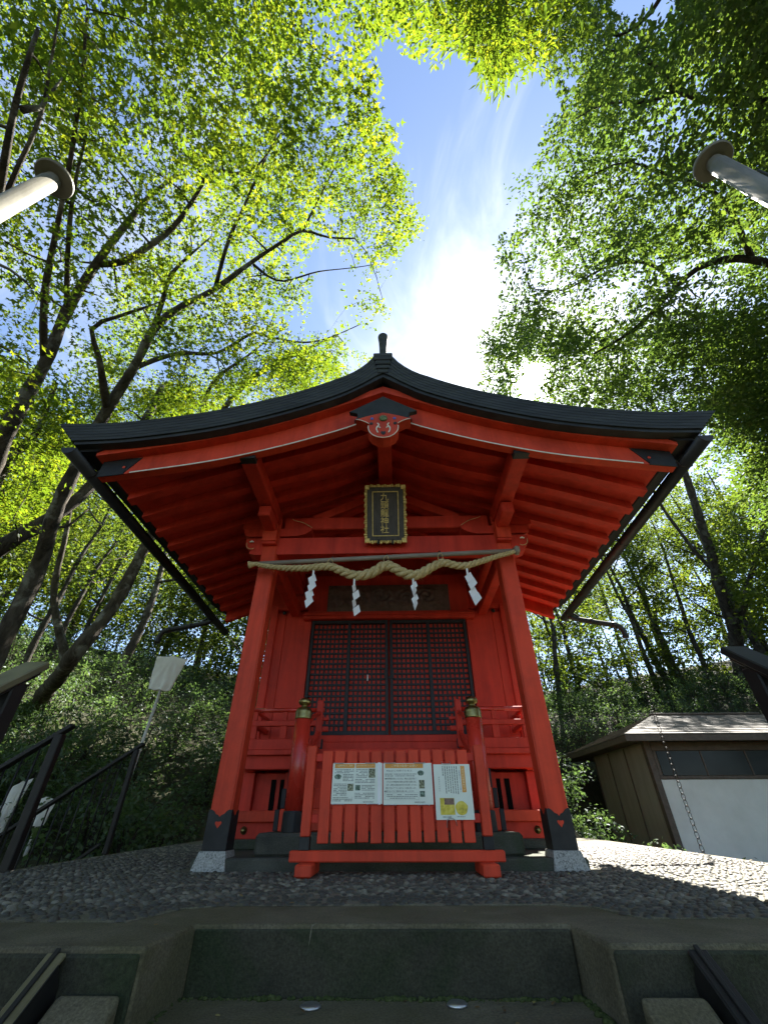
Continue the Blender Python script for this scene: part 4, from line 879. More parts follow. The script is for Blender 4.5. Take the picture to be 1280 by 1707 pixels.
def tline(par, s, x0, x1, z, h, m='print_black', name='text_line'):
    me = text_mesh(s, 1.0, name, 0.0); co = np.array([v.co[:] for v in me.vertices])
    w_ = co[:, 0].max()-co[:, 0].min(); mxr = Matrix.Translation(((x0+x1)/2, NY-0.0022, z)) @ FACE @ Matrix.Diagonal(((x1-x0)/w_, h, 1, 1))
    me.materials.clear(); me.materials.append(M[m]); off = Vector(OFF[par.name]); me.transform(Matrix.Translation(-off) @ mxr)
    o = D.objects.new(name, me); COL.objects.link(o); o.parent = par; OFF[o.name] = tuple(off)
def oval(par, cx, cz, rx, rz_, m, name='photo'):
    MB().prism([(cx+rx*math.cos(a)*(1+0.06*math.sin(5*a)), cz+rz_*math.sin(a)) for a in np.linspace(0, 2*math.pi, 20)[:-1]], NY-0.0022, NY-0.0011).build(name, m, par)
def wire(par, x0, x1, z, dz):
    MB().tube(smoothcurve([(x0, NY+0.008, z+dz), (x0+0.002, NY-0.006, z), (x1-0.002, NY-0.006, z), (x1, NY+0.008, z+dz)]), 0.0022, 5).build('binding_wire', 'steel', par, True)
def sheet(x0, x1, z0, z1, label):
    r = root('notice_sheet', ((x0+x1)/2, NY, z0), label, 'notice', 'notices tied to the barrier')
    b = MB(); n = 10
    for i in range(n+1):
        uu = i/n; x = x0+(x1-x0)*uu; yq = NY-0.0008+0.0004*math.sin(uu*9)
        b.v += [(x, yq-0.0003, z0), (x, yq-0.0003, z1), (x, NY+0.001, z0), (x, NY+0.001, z1)]
    for i in range(n):
        a = 4*i; c = a+4; b.f += [(a, c, c+1, a+1), (a+2, a+3, c+3, c+2), (a+1, c+1, c+3, a+3), (a, a+2, c+2, c)]
    b.f += [(0, 1, 3, 2), (4*n, 4*n+2, 4*n+3, 4*n+1)]
    b.build('sheet', 'sheet', r); return r
# left sheet: two columns
x0, x1, z0, z1 = -0.371, -0.033, 0.367, 0.597
r = sheet(x0, x1, z0, z1, 'leftmost notice, two columns of small print under orange headings')
flat(r, x0+0.014, x0+0.150, z1-0.028, z1-0.004, 'print_orange', 'heading'); flat(r, x0+0.157, x0+0.290, z1-0.028, z1-0.004, 'print_orange', 'heading')
NYs = NY; NY = NY-0.0009
tline(r, '九頭龍神社のご案内', x0+0.028, x0+0.136, z1-0.0155, 0.011, 'print_pale', 'heading_text'); tline(r, '龍神水のお水取りについて', x0+0.165, x0+0.283, z1-0.0155, 0.011, 'print_pale', 'heading_text')
NY = NYs
for k in range(3): dashes(r, x0+0.016, x0+0.145-0.03*(k == 2), z1-0.038-0.0088*k, 0.0042)
for k in range(5): dashes(r, x0+0.072, x0+0.145, z1-0.066-0.0088*k, 0.0042)
for k in range(8): dashes(r, x0+0.012, x0+0.100, z1-0.120-0.0088*k, 0.0042)
for k in range(3): dashes(r, x0+0.010, x0+0.140, z1-0.196-0.0085*k, 0.0042)
for k in range(6): dashes(r, x0+0.160, x0+0.240, z1-0.038-0.0088*k, 0.0042)
for k in range(3): dashes(r, x0+0.156, x0+0.288, z1-0.095-0.0088*k, 0.0042)
for k in range(4): dashes(r, x0+0.200, x0+0.288, z1-0.128-0.0088*k, 0.0042)
for k in range(4): dashes(r, x0+0.156, x0+0.288, z1-0.172-0.0088*k, 0.0042)
oval(r, x0+0.038, z1-0.078, 0.023, 0.015, 'photo_green'); flat(r, x0+0.106, x0+0.145, z1-0.158, z1-0.118, 'photo_mixed', 'photo')
flat(r, x0+0.247, x0+0.290, z1-0.085, z1-0.032, 'photo_mixed', 'photo'); flat(r, x0+0.158, x0+0.191, z1-0.156, z1-0.126, 'photo_green', 'photo')
tline(r, '箱根神社社務所', x0+0.212, x0+0.280, z0+0.010, 0.0075)
flat(r, x1-0.030, x1-0.010, z0-0.004, z1+0.004, 'paper', 'tape')
for a in (x0+0.01, x0+0.225): wire(r, a, a+0.062, z1+0.001, 0.006)
for a in (x0+0.012, x0+0.24): wire(r, a, a+0.07, z0-0.001, -0.004)
# middle sheet
x0, x1, z0, z1 = -0.026, 0.304, 0.362, 0.596
r = sheet(x0, x1, z0, z1, 'middle notice with an orange heading band and bold print')
flat(r, x0+0.012, x0+0.272, z1-0.029, z1-0.003, 'print_orange', 'heading')
NYs = NY; NY = NY-0.0009
tline(r, 'ご参拝の皆様へお願い', x0+0.055, x0+0.232, z1-0.0165, 0.017, 'print_pale', 'heading_text')
NY = NYs
tline(r, '本日はようこそお参り下さいました', x0+0.022, x0+0.196, z1-0.045, 0.012)
for k in range(2): dashes(r, x0+0.012, x0+0.226-0.014*k, z1-0.064-0.0105*k, 0.0045)
for k, (s, a, e) in enumerate((('●参拝時間お待ちになる方は、神社の正面を開けて', 0.012, 0.226), ('どちらか片側団体の場合は片側でお願い致し', 0.021, 0.224), ('ます。神社の正面は他の方々のお参りのために', 0.021, 0.226), ('開けておいて下さいますようお願い致します。', 0.021, 0.224), ('●譲り合ってのご参拝をお願い申し上げます。', 0.012, 0.210))):
    tline(r, s, x0+a, x0+e, z1-0.091-0.0178*k, 0.0125)
for k in range(3): dashes(r, x0+0.022, x0+0.226, z0+0.054-0.0095*k, 0.0042)
for (a, b2, c, d) in ((0.010, 0.236, 0.0635, 0.0643), (0.010, 0.236, 0.026, 0.0268), (0.010, 0.0108, 0.0268, 0.0635), (0.2352, 0.236, 0.0268, 0.0635)): flat(r, x0+a, x0+b2, z0+c, z0+d, 'print_grey', 'box_line')
oval(r, x0+0.254, z1-0.058, 0.022, 0.015, 'photo_green'); flat(r, x0+0.240, x0+0.276, z1-0.146, z1-0.098, 'photo_mixed', 'photo'); flat(r, x0+0.243, x0+0.276, z1-0.192, z1-0.160, 'photo_green', 'photo')
tline(r, '箱根神社社務所', x0+0.206, x0+0.274, z0+0.012, 0.0085)
for a in (x0+0.01, x0+0.215): wire(r, a, a+0.068, z1+0.001, 0.008)
for a in (x0+0.01, x0+0.23): wire(r, a, a+0.07, z0-0.001, -0.004)
# right sheet, upright, with vertical print
x0, x1, z0, z1 = 0.316, 0.562, 0.281, 0.588
r = sheet(x0, x1, z0, z1, 'rightmost notice, upright, with a yellow photograph at its foot')
flat(r, x0+0.183, x0+0.210, z1-0.160, z1-0.010, 'print_orange', 'heading')
NYs = NY; NY = NY-0.0009
for k, ch in enumerate('この付近は御神域です'): tline(r, ch, x0+0.188, x0+0.205, z1-0.020-0.0142*k, 0.014, 'print_pale', 'heading_text')
NY = NYs
for k, ch in enumerate('お賽銭についてのお願い'): tline(r, ch, x0+0.168, x0+0.177, z1-0.040-0.0115*k, 0.010, 'print_blue')
for c in range(7):
    b = MB(); zz_ = z1-0.012
    xx = x0+0.155-0.0155*c
    while zz_ > z1-0.158+(0.09 if c == 6 else 0):
        ln = random.uniform(0.006, 0.018); b.box((xx-0.0030, NY-0.0018, zz_-ln), (xx+0.0030, NY-0.0011, zz_), 0.00005); zz_ -= ln+random.uniform(0.001, 0.004)
    b.build('text_column', 'print_grey', r)
for k, ch in enumerate('箱根神社社務所'): tline(r, ch, x0+0.030, x0+0.037, z1-0.077-0.0125*k, 0.008)
flat(r, x0+0.030, x0+0.124, z0+0.026, z0+0.116, 'photo_yellow', 'photo'); flat(r, x0+0.058, x0+0.122, z0+0.080, z0+0.1145, 'photo_brown', 'photo', 0.0014)
oval(r, x0+0.168, z0+0.062, 0.040, 0.038, 'photo_yellow'); 
tline(r, '龍神水の御案内', x0+0.044, x0+0.098, z0+0.014, 0.009); dashes(r, x0+0.135, x0+0.185, z0+0.016, 0.004)
wire(r, x0+0.060, x0+0.115, z1+0.003, 0.014)
MB().tube(smoothcurve([(x0+0.065, NY+0.005, z0-0.040), (x0+0.068, NY-0.008, z0-0.004), (x0+0.09, NY-0.010, z0+0.010), (x0+0.12, NY-0.008, z0-0.002), (x0+0.128, NY+0.005, z0-0.030)]), 0.0022, 5).build('binding_wire', 'steel', r, True)

# ================================================================== AROUND THE PLATFORM
# --- rain chains
tm = D.meshes.new('link'); tb = MB(); ns, nr = 12, 5
for i in range(ns):
    a = 2*math.pi*i/ns
    for j in range(nr):
        t = 2*math.pi*j/nr; rr = 1+0.13*math.cos(t); tb.v.append((0.024*rr*math.cos(a), 0.0032*math.sin(t)*1.0, 0.036*rr*math.sin(a)))
tb.f = [(i*nr+j, ((i+1) % ns)*nr+j, ((i+1) % ns)*nr+(j+1) % nr, i*nr+(j+1) % nr) for i in range(ns) for j in range(nr)]
tm.from_pydata(tb.v, [], tb.f); tm.materials.append(M['chain']); tm.polygons.foreach_set('use_smooth', [True]*len(tm.polygons))
for sx in (-1, 1):
    x, y = sx*3.36, 2.2
    zg = ground_z(x, y)
    t = root('rain_chain', (x, y, zg), 'rain chain of metal rings hanging %s' % ('before the white shed wall' if sx > 0 else 'from the drain arm beside the left woods'), 'chain', 'rain chains under the drain arms')
    z = 2.33; k = 0
    while z > zg+0.04:
        o = D.objects.new('link', tm); COL.objects.link(o); o.parent = t; o.location = (0, 0, z-zg); o.rotation_euler = (0, 0, R_(20) if k % 2 else R_(110))
        z -= 0.058; k += 1

# --- railings of the side stair on the left
def stair_rail(y, xt, zt, slope, x_end, post_w, posts, label, zfoot):
    t = root('stair_railing', (xt, y, zfoot), label, 'railing', 'railings of the side stair')
    e = (x_end, y, zt-slope*(xt-x_end))
    MB().bar((xt+0.05, y, zt+slope*0.05), e, 0.062, 0.034).build('handrail', 'rail', t)
    lo = lambda x: zt-0.86-slope*(xt-0.09-x)
    MB().bar((xt-0.09, y, zt-0.86), (x_end, y, lo(x_end)), 0.03, 0.03).build('lower_rail', 'rail', t)
    for x in posts:
        zz_ = zt-slope*(xt-x)-0.012; B((x-post_w/2, y-post_w/2, zz_-1.35 if x < xt-0.1 else zfoot), (x+post_w/2, y+post_w/2, zz_), 0.006).build('post', 'rail', t)
    x = xt-0.14
    while x > x_end+0.05:
        if min(abs(x-q) for q in posts) > 0.06:
            zz_ = zt-slope*(xt-x)-0.010; MB().tube([(x, y, zz_-0.81), (x, y, zz_)], 0.0075, 6).build('baluster', 'rail', t, True)
        x -= 0.105
    return t
stair_rail(1.66, -2.86, 0.945, 0.683, -4.9, 0.050, (-2.87, -4.1), 'dark railing of the side stair, the farther one, by the covered sign', 0.0)
stair_rail(-0.02, -2.575, 0.865, 0.683, -4.4, 0.064, (-2.60, -3.7), 'dark railing of the side stair, the nearer one at the left edge', 0.0)
ss_ = D.objects.new('side_stair', None); COL.objects.link(ss_); tag(ss_, 'concrete steps descending to the left of the platform', None, None, 'structure'); OFF['side_stair'] = (0, 0, 0)
for k in range(9):
    x1 = -2.68-0.26*k-0.12; B((x1-0.26, 0.08, -3.0), (x1, 1.58, -0.17-0.175*k), 0.01).build('step', 'concrete', ss_)
# --- ends of the handrails flanking the front stair
for sx, xr, yr, zr in ((-1, -1.40, -1.965, 0.826), (1, 1.40, -1.992, 0.850)):
    t = root('front_handrail', (xr, yr, 0), 'dark flat-topped handrail end at the %s edge of the picture' % ('left' if sx < 0 else 'right'), 'handrail', 'handrails of the front stair')
    d = Vector((0, -0.78, -0.62)).normalized(); a = Vector((xr, yr, zr-0.02)); e = a+d*1.9
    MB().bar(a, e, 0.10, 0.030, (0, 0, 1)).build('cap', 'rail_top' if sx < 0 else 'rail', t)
    MB().bar(a+Vector((0, -0.012, -0.028)), e+Vector((0, 0, -0.028)), 0.075, 0.03, (0, 0, 1)).build('underbar', 'rail', t)
    for s_, q in ((0.09, 0.0), (1.3, 0.0)):
        p = a+d*s_; B((xr-0.035, p.y-0.035, -0.01 if s_ < 0.5 else p.z-0.95), (xr+0.035, p.y+0.035, p.z-0.03), 0.006).build('post', 'rail', t)
    MB().bar(a+d*0.12+Vector((0, 0, -0.62)), e+Vector((0, 0, -0.62)), 0.03, 0.03).build('lower_rail', 'rail', t)

# --- covered signs
def covered_sign(cx, cy, quad, pole, label, depth=0.05):
    """quad: top-left, top-right, bottom-right, bottom-left as (x, z); pole: (x, z) top and foot"""
    t = root('covered_sign', (pole[1][0], cy, pole[1][1]), label, 'sign', 'signs under cloth covers')
    MB().tube([(pole[1][0], cy, pole[1][1]), (pole[0][0], cy, pole[0][1])], 0.021, 10).build('post', 'sign_post', t, True)
    n, m_ = 22, 16; b = MB(); (a, b_, c, d) = [np.array(q) for q in quad]
    apex = 0.55
    for side in (0, 1):
        for i in range(n):
            for j in range(m_):
                uu, vv = i/(n-1), j/(m_-1)
                p = (a*(1-uu)+b_*uu)*(1-vv)+(d*(1-uu)+c*uu)*vv
                # folds running out from the peg in the middle of the top edge
                ang = math.atan2(uu-apex, vv+0.12)
                fold = 0.010*math.sin(ang*15+1.2*side)*min(1, 0.25+vv*1.2)+0.006*math.sin(uu*23+vv*5)*vv
                bul = depth*math.sin(math.pi*min(max(uu, 0.0), 1))**0.5*(0.35+0.5*vv)
                zz_ = p[1]+0.020*math.exp(-((uu-apex)/0.14)**2)*(1-vv)+(0.008*math.sin(uu*14)*vv)
                b.v.append((p[0], cy+(bul+fold if side else -bul-fold), zz_))
    for side in (0, 1):
        k = side*n*m_
        for i in range(n-1):
            for j in range(m_-1):
                q = (k+i*m_+j, k+(i+1)*m_+j, k+(i+1)*m_+j+1, k+i*m_+j+1); b.f.append(q if side == 0 else q[::-1])
    k = n*m_
    for i in range(n-1): b.f.append((i*m_, k+i*m_, k+(i+1)*m_, (i+1)*m_))
    for j in range(m_-1):
        b.f.append((j, j+1, k+j+1, k+j)); q = (n-1)*m_; b.f.append((q+j, k+q+j, k+q+j+1, q+j+1))
    b.build('cloth_cover', 'cloth', t, True)
    return t
covered_sign(0, 2.6, [(-3.51, 2.265), (-3.035, 2.22), (-3.165, 1.765), (-3.49, 1.79)], [(-3.285, 2.1), (-3.42, -0.25)], 'tall cream covered sign on a leaning post beside the farther railing')
covered_sign(0, 2.8, [(-4.66, 0.50), (-4.34, 0.50), (-4.40, 0.22), (-4.66, 0.22)], [(-4.47, 0.4), (-4.50, -1.0)], 'small white covered sign seen low between the two railings')
covered_sign(0, 2.7, [(-4.93, 0.63), (-4.70, 0.72), (-4.83, 0.20), (-5.02, 0.18)], [(-4.82, 0.5), (-4.85, -1.0)], 'narrow white covered sign seen low behind the nearer railing post')
covered_sign(0, 5.6, [(-2.79, 0.62), (-2.68, 0.62), (-2.66, 0.22), (-2.78, 0.22)], [(-2.72, 0.5), (-2.72, -0.1)], 'far small white covered sign glimpsed beside the left pillar')

# --- lamp posts
for sx, T, Q in ((-1, (-2.585, -2.63, 4.41), (-2.53, -2.69, 3.6)), (1, (2.635, -2.60, 4.45), (2.56, -2.655, 3.6))):
    T = Vector(T); Q = Vector(Q); d = (T-Q).normalized(); foot = Q-d*((Q.z-ground_z(Q.x, Q.y))/d.z)
    t = root('lamp_post', foot, 'tall pale round lamp post with a disc head, upper %s' % ('left' if sx < 0 else 'right'), 'lamp post', 'lamp posts flanking the stair')
    MB().tube([foot, foot+(T-foot)*0.5, T-d*0.10], [0.068, 0.063, 0.060], 20).build('pole', 'pole', t, True)
    mx = Matrix.Translation(T) @ d.to_track_quat('Z', 'Y').to_matrix().to_4x4()
    MB().lathe([(0.0, -0.11), (0.054, -0.11), (0.054, -0.01), (0.0, -0.01)], (0, 0, 0), 24, mx).build('neck', 'pole', t)
    MB().lathe([(0.0, -0.016), (0.075, -0.016), (0.124, -0.009), (0.132, 0.0), (0.133, 0.018), (0.124, 0.027), (0.0, 0.036)], (0, 0, 0), 36, mx).build('disc_head', 'pole', t)
    if sx > 0: MB().tube([foot+Vector((0.02, -0.076, 0)), Q+Vector((0.03, -0.074, -0.2)), Q+d*0.25+Vector((0.01, -0.068, 0))], 0.007, 6).build('cable', 'gutter', t, True)

# --- shed on the right
sd = root('shed', (7.2, 8.0, -0.62), 'low shed with white plaster front, tan side wall and shingled hip roof', 'shed')
x0, x1, y0, y1, zb = 5.40, 10.6, 6.64, 9.55, -0.62
B((x0+0.04, y0+0.06, zb), (x1-0.04, y1-0.04, 1.60), 0.01).build('core', 'shed_tan', sd)
B((x0+0.13, y0+0.035, zb), (x1, y0+0.058, 0.90), 0.006).build('front_wall', 'shed_white', sd)
for j, ya in enumerate(np.linspace(y0+0.13, y1-0.1, 4)[:-1]):
    B((x0+0.012, ya, zb), (x0+0.038, ya+0.86, 1.56), 0.006).build('side_panel', 'shed_tan', sd)
    B((x0, ya+0.862, zb), (x0+0.038, ya+0.905, 1.56), 0.005).build('batten', 'shed_brown', sd)
B((x0-0.005, y0-0.005, zb), (x0+0.125, y0+0.125, 1.60), 0.008).build('corner_post', 'shed_brown', sd)
B((x0+0.13, y0+0.01, 0.905), (x1, y0+0.07, 0.965), 0.006).build('window_sill', 'shed_brown', sd)
B((x0+0.13, y0+0.0, 1.42), (x1, y0+0.07, 1.585), 0.006).build('header', 'shed_brown', sd)
wxs = np.linspace(x0+0.22, x1-0.3, 6)
wf = B((x0+0.13, y0+0.008, 0.967), (x0+0.20, y0+0.07, 1.418), 0.005).build('window', 'shed_brown', sd)
for i in range(5):
    B((wxs[i]+0.002, y0+0.030, 0.972), (wxs[i+1]-0.032, y0+0.040, 1.415), 0.001).build('pane', 'glass', wf)
    B((wxs[i+1]-0.030, y0+0.020, 0.968), (wxs[i+1], y0+0.062, 1.417), 0.003).build('mullion', 'shed_brown', wf)
# hip roof with stepped shingle courses
ex0, ey0, ex1, ey1, ez = 4.80, 6.10, 11.2, 10.9, 1.655
rxa, rxb, ry, rz_ = 6.75, 9.4, 8.35, 2.40
nc = 13
for c in range(nc):
    f0, f1 = c/nc, (c+1)/nc
    def ringp(f, up): return [(ex0+(rxa-ex0)*f, ey0+(ry-ey0)*f, ez+(rz_-ez)*f+up), (ex1+(rxb-ex1)*f, ey0+(ry-ey0)*f, ez+(rz_-ez)*f+up), (ex1+(rxb-ex1)*f, ey1+(ry-ey1)*f, ez+(rz_-ez)*f+up), (ex0+(rxa-ex0)*f, ey1+(ry-ey1)*f, ez+(rz_-ez)*f+up)]
    a = ringp(f0, 0.024); b_ = ringp(min(f1+0.012, 1), 0.004); lo = ringp(f0, 0.0)
    b = MB(); b.v = a+b_+lo; b.f = [(i, (i+1) % 4, 4+(i+1) % 4, 4+i) for i in range(4)]+[(8+i, 8+(i+1) % 4, (i+1) % 4, i) for i in range(4)]
    b.build('shingle_course', 'shingle', sd, False, False)
B((rxa-0.05, ry-0.09, rz_-0.005), (rxb+0.05, ry+0.09, rz_+0.045), 0.01).build('ridge_cap', 'shed_brown', sd)
B((ex0, ey0, 1.535), (ex1, ey0+0.05, 1.653), 0.008).build('fascia', 'shed_brown', sd)
B((ex0, ey0+0.052, 1.535), (ex0+0.05, ey1, 1.653), 0.008).build('fascia', 'shed_brown', sd)
B((ex0+0.05, ey0+0.05, 1.60), (ex1, ey1, 1.63), 0.006).build('eave_lining', 'shed_brown', sd)

# ================================================================== TREES AND PLANTS
rng = np.random.default_rng(23)
TPL = {}
def tpl_maple():
    a = [(-0.12, 0)]
    for ang, r in ((-68, 0.80), (-30, 0.40), (0, 1.0), (30, 0.40), (68, 0.80)):
        a.append((r*math.cos(R_(ang)), r*math.sin(R_(ang))))
    v = [(x, y, -0.16*(x*x+y*y)) for x, y in a]
    return np.array(v)*0.66, [(0, i, i+1) for i in range(1, 5)]
TPL['maple'] = tpl_maple()
TPL['ovate'] = (np.array([(0, 0, 0), (0.33, 0.24, 0.03), (0.70, 0.20, 0.02), (1, 0, -0.06), (0.70, -0.20, 0.02), (0.33, -0.24, 0.03)]), [(0, 1, 5), (1, 2, 5), (2, 4, 5), (2, 3, 4)])
TPL['quad'] = (np.array([(0, 0, 0), (0.5, 0.30, 0.03), (1, 0, -0.05), (0.5, -0.30, 0.03)]), [(0, 1, 2), (0, 2, 3)])
TPL['narrow'] = (np.array([(0, 0, 0), (0.4, 0.11, 0.02), (1, 0, -0.10), (0.4, -0.11, 0.02)]), [(0, 1, 2), (0, 2, 3)])
def unit(a): return a/np.maximum(np.linalg.norm(a, axis=1, keepdims=True), 1e-9)
def leaf_object(name, pos, nrm_, dirs, size, tint, kind, m, parent):
    v0, f0 = TPL[kind]; n = len(pos); k = len(v0); f0 = np.array(f0)
    nz = unit(nrm_); dx_ = dirs-nz*np.sum(dirs*nz, axis=1, keepdims=True); dx_ = unit(dx_); dy_ = np.cross(nz, dx_)
    V = pos[:, None, :]+size[:, None, None]*(v0[None, :, 0:1]*dx_[:, None, :]+v0[None, :, 1:2]*dy_[:, None, :]+v0[None, :, 2:3]*nz[:, None, :])
    off = np.array(OFF.get(parent.name, (0, 0, 0))) if parent else np.zeros(3)
    V = (V-off).reshape(-1, 3); F = (np.arange(n)[:, None, None]*k+f0[None]).reshape(-1)
    me = D.meshes.new(name); nt_ = n*len(f0)
    me.vertices.add(n*k); me.vertices.foreach_set('co', V.astype(np.float32).ravel())
    me.loops.add(nt_*3); me.loops.foreach_set('vertex_index', F.astype(np.int32))
    me.polygons.add(nt_); me.polygons.foreach_set('loop_start', np.arange(0, nt_*3, 3, dtype=np.int32))
    me.update(calc_edges=False)
    at = me.attributes.new('tint', 'FLOAT', 'POINT'); at.data.foreach_set('value', np.repeat(tint, k).astype(np.float32))
    me.materials.append(M[m]); o = D.objects.new(name, me); COL.objects.link(o)
    if parent: o.parent = parent
    return o
SKY = [(668, 30), (640, 62), (622, 95), (628, 170), (660, 225), (668, 300), (698, 350), (703, 378), (690, 402), (652, 428), (640, 458), (598, 478), (640, 503), (656, 530), (640, 552), (628, 600), (800, 665), (780, 640), (800, 560), (838, 500), (820, 440), (850, 370), (848, 320), (885, 270), (930, 195), (912, 110), (880, 112), (835, 162), (795, 105), (765, 92), (735, 62), (712, 112), (690, 100)]
HOLES = [[(640+0, -60)] and [(1050, -60), (1150, -60), (1120, 22), (1062, 35), (1015, 5)], [(868, 598), (905, 596), (912, 640), (890, 664), (862, 650)]]
def keep_leaf(pos):
    """false where the photograph shows open sky between the crowns"""
    u, v, z = proj(pos)
    ju = u+9*np.sin(v*0.071+u*0.013)+rng.normal(0, 7, len(u)); jv = v+9*np.sin(u*0.083)+rng.normal(0, 7, len(u))
    bad = np.zeros(len(u), bool)
    for p in [SKY]+HOLES: bad |= inside(p, ju, jv)
    bad &= z > 0
    # a break in the crowns where the sun comes through to the paving on the right and the end of the veranda
    g = pos-np.array(SUN)[None]*(pos[:, 2:3]/SUN.z)
    jx = g[:, 0]+0.25*np.sin(g[:, 1]*4.1); jy = g[:, 1]+0.25*np.sin(g[:, 0]*5.3)
    lit = inside([(1.45, -1.5), (2.6, -1.5), (3.5, -0.9), (3.7, 2.0), (3.6, 3.8), (2.6, 4.2), (0.9, 1.5), (0.8, 0.0)], jx, jy) & (rng.random(len(jx)) < 0.93)
    # no leaves before the two lamp heads
    dd = np.linalg.norm(pos-CAM, axis=1)
    lamp = (inside([(-60, 300), (60, 235), (130, 255), (135, 330), (60, 360), (-60, 430)], u, v) | inside([(1340, 290), (1220, 215), (1140, 235), (1150, 320), (1230, 345), (1340, 390)], u, v)) & (dd < 5.6) & (z > 0)
    slope = inside([(2.2, 5.5), (6.0, 6.0), (9.0, 9.0), (9.5, 12.0), (4.0, 12.5), (2.2, 10.0)], jx, jy) & (rng.random(len(jx)) < 0.55) & (pos[:, 2] > 6.0)
    for L_ in ((-2.52, -2.70, 3.9),):                                  # the left lamp head stands in open sun
        rel = pos-np.array(L_); al = rel@np.array(SUN); dl = np.linalg.norm(rel-al[:, None]*np.array(SUN)[None], axis=1)
        lamp |= (al > 0) & (dl < 0.62)
    return ~(bad | lit | lamp | slope)
def clear_of_shrine(p, pad=0.25):
    x, y, z = p[:, 0], p[:, 1], p[:, 2]
    roof = (np.abs(x) < 2.95+pad) & (y > -1.4-pad) & (y < 2.5+pad) & (z < 4.2+pad)
    plat_ = (np.abs(x) < 3.0) & (y > -4.5) & (y < 4.5) & (z < 3.2)
    shed_ = (x > 4.5) & (x < 11.5) & (y > 5.8) & (y < 11.2) & (z < 2.6)
    near = np.linalg.norm(p-CAM, axis=1) < 3.2
    return ~(roof | plat_ | near | shed_)
def sample_region(poly, d0, d1, n):
    xs = [p[0] for p in poly]; ys = [p[1] for p in poly]; out = []
    tot = 0
    while tot < n:
        u = rng.uniform(min(xs), max(xs), n*3); v = rng.uniform(min(ys), max(ys), n*3); k = inside(poly, u, v); u, v = u[k], v[k]
        if not len(u): continue
        d = rng.uniform(d0**2, d1**2, len(u))**0.5
        dr = AR[None]*((u-640)/FPX)[:, None]+AU[None]*((853.5-v)/FPX)[:, None]+AF[None]
        p = CAM+unit(dr)*d[:, None]; out.append(p); tot += len(p)
    p = np.vstack(out)[:n]; return p
def spray(centres, rad, per, size, flat=0.16, tiltj=0.45, droop=0.25):
    """leaves spread in flat sprays round the centres"""
    n = len(centres); idx = np.repeat(np.arange(n), per); N = len(idx)
    r = rad*rng.uniform(0.7, 1.3, n)
    tn = unit(np.c_[rng.normal(0, 0.35, n), rng.normal(0, 0.35, n), np.ones(n)])
    ax = unit(np.cross(tn, np.c_[rng.normal(size=n), rng.normal(size=n), rng.normal(size=n)])); ay = np.cross(tn, ax)
    nt = rng.integers(5, 9, n)[idx]; a = rng.integers(0, 1000, N) % nt*2*np.pi/nt+rng.normal(0, 0.13, N)+rng.uniform(0, 6.28, n)[idx]; q = rng.random(N)**0.62*r[idx]
    loc = (np.cos(a)*q)[:, None]*ax[idx]+0.72*(np.sin(a)*q)[:, None]*ay[idx]+(rng.normal(0, flat, N)*r[idx])[:, None]*tn[idx]
    loc[:, 2] -= droop*(q**2)/np.maximum(r[idx], 1e-6)
    pos = centres[idx]+loc
    nr = tn[idx]+rng.normal(0, tiltj, (N, 3)); dirs = loc+rng.normal(0, 0.12, (N, 3)); dirs[:, 2] -= 0.10
    sz = size*rng.uniform(0.5, 1.25, N)*(1.12-0.25*q/np.maximum(r[idx], 1e-6))
    ct = rng.uniform(0, 1, n); tint = np.clip(0.55*ct[idx]+0.45*rng.random(N), 0, 1)
    return pos, nr, dirs, sz, tint
def limb(points, r0, r1, step=0.16, wob=0.02):
    q = np.array(smoothcurve([tuple(p) for p in points])); s = np.r_[0, np.cumsum(np.linalg.norm(np.diff(q, axis=0), axis=1))]
    n = max(4, int(s[-1]/step)); t = np.linspace(0, s[-1], n); P_ = np.c_[[np.interp(t, s, q[:, i]) for i in range(3)]].T
    P_ = P_+np.c_[np.sin(t*2.1+r0*90), np.sin(t*2.7+r0*50+1), np.sin(t*1.7+2)]*wob
    R = (r0+(r1-r0)*(t/s[-1])**0.8)*(1+0.10*np.sin(t*9.1+r0*77)*np.sin(t*4.3+1)+rng.normal(0, 0.035, n))
    return P_, R
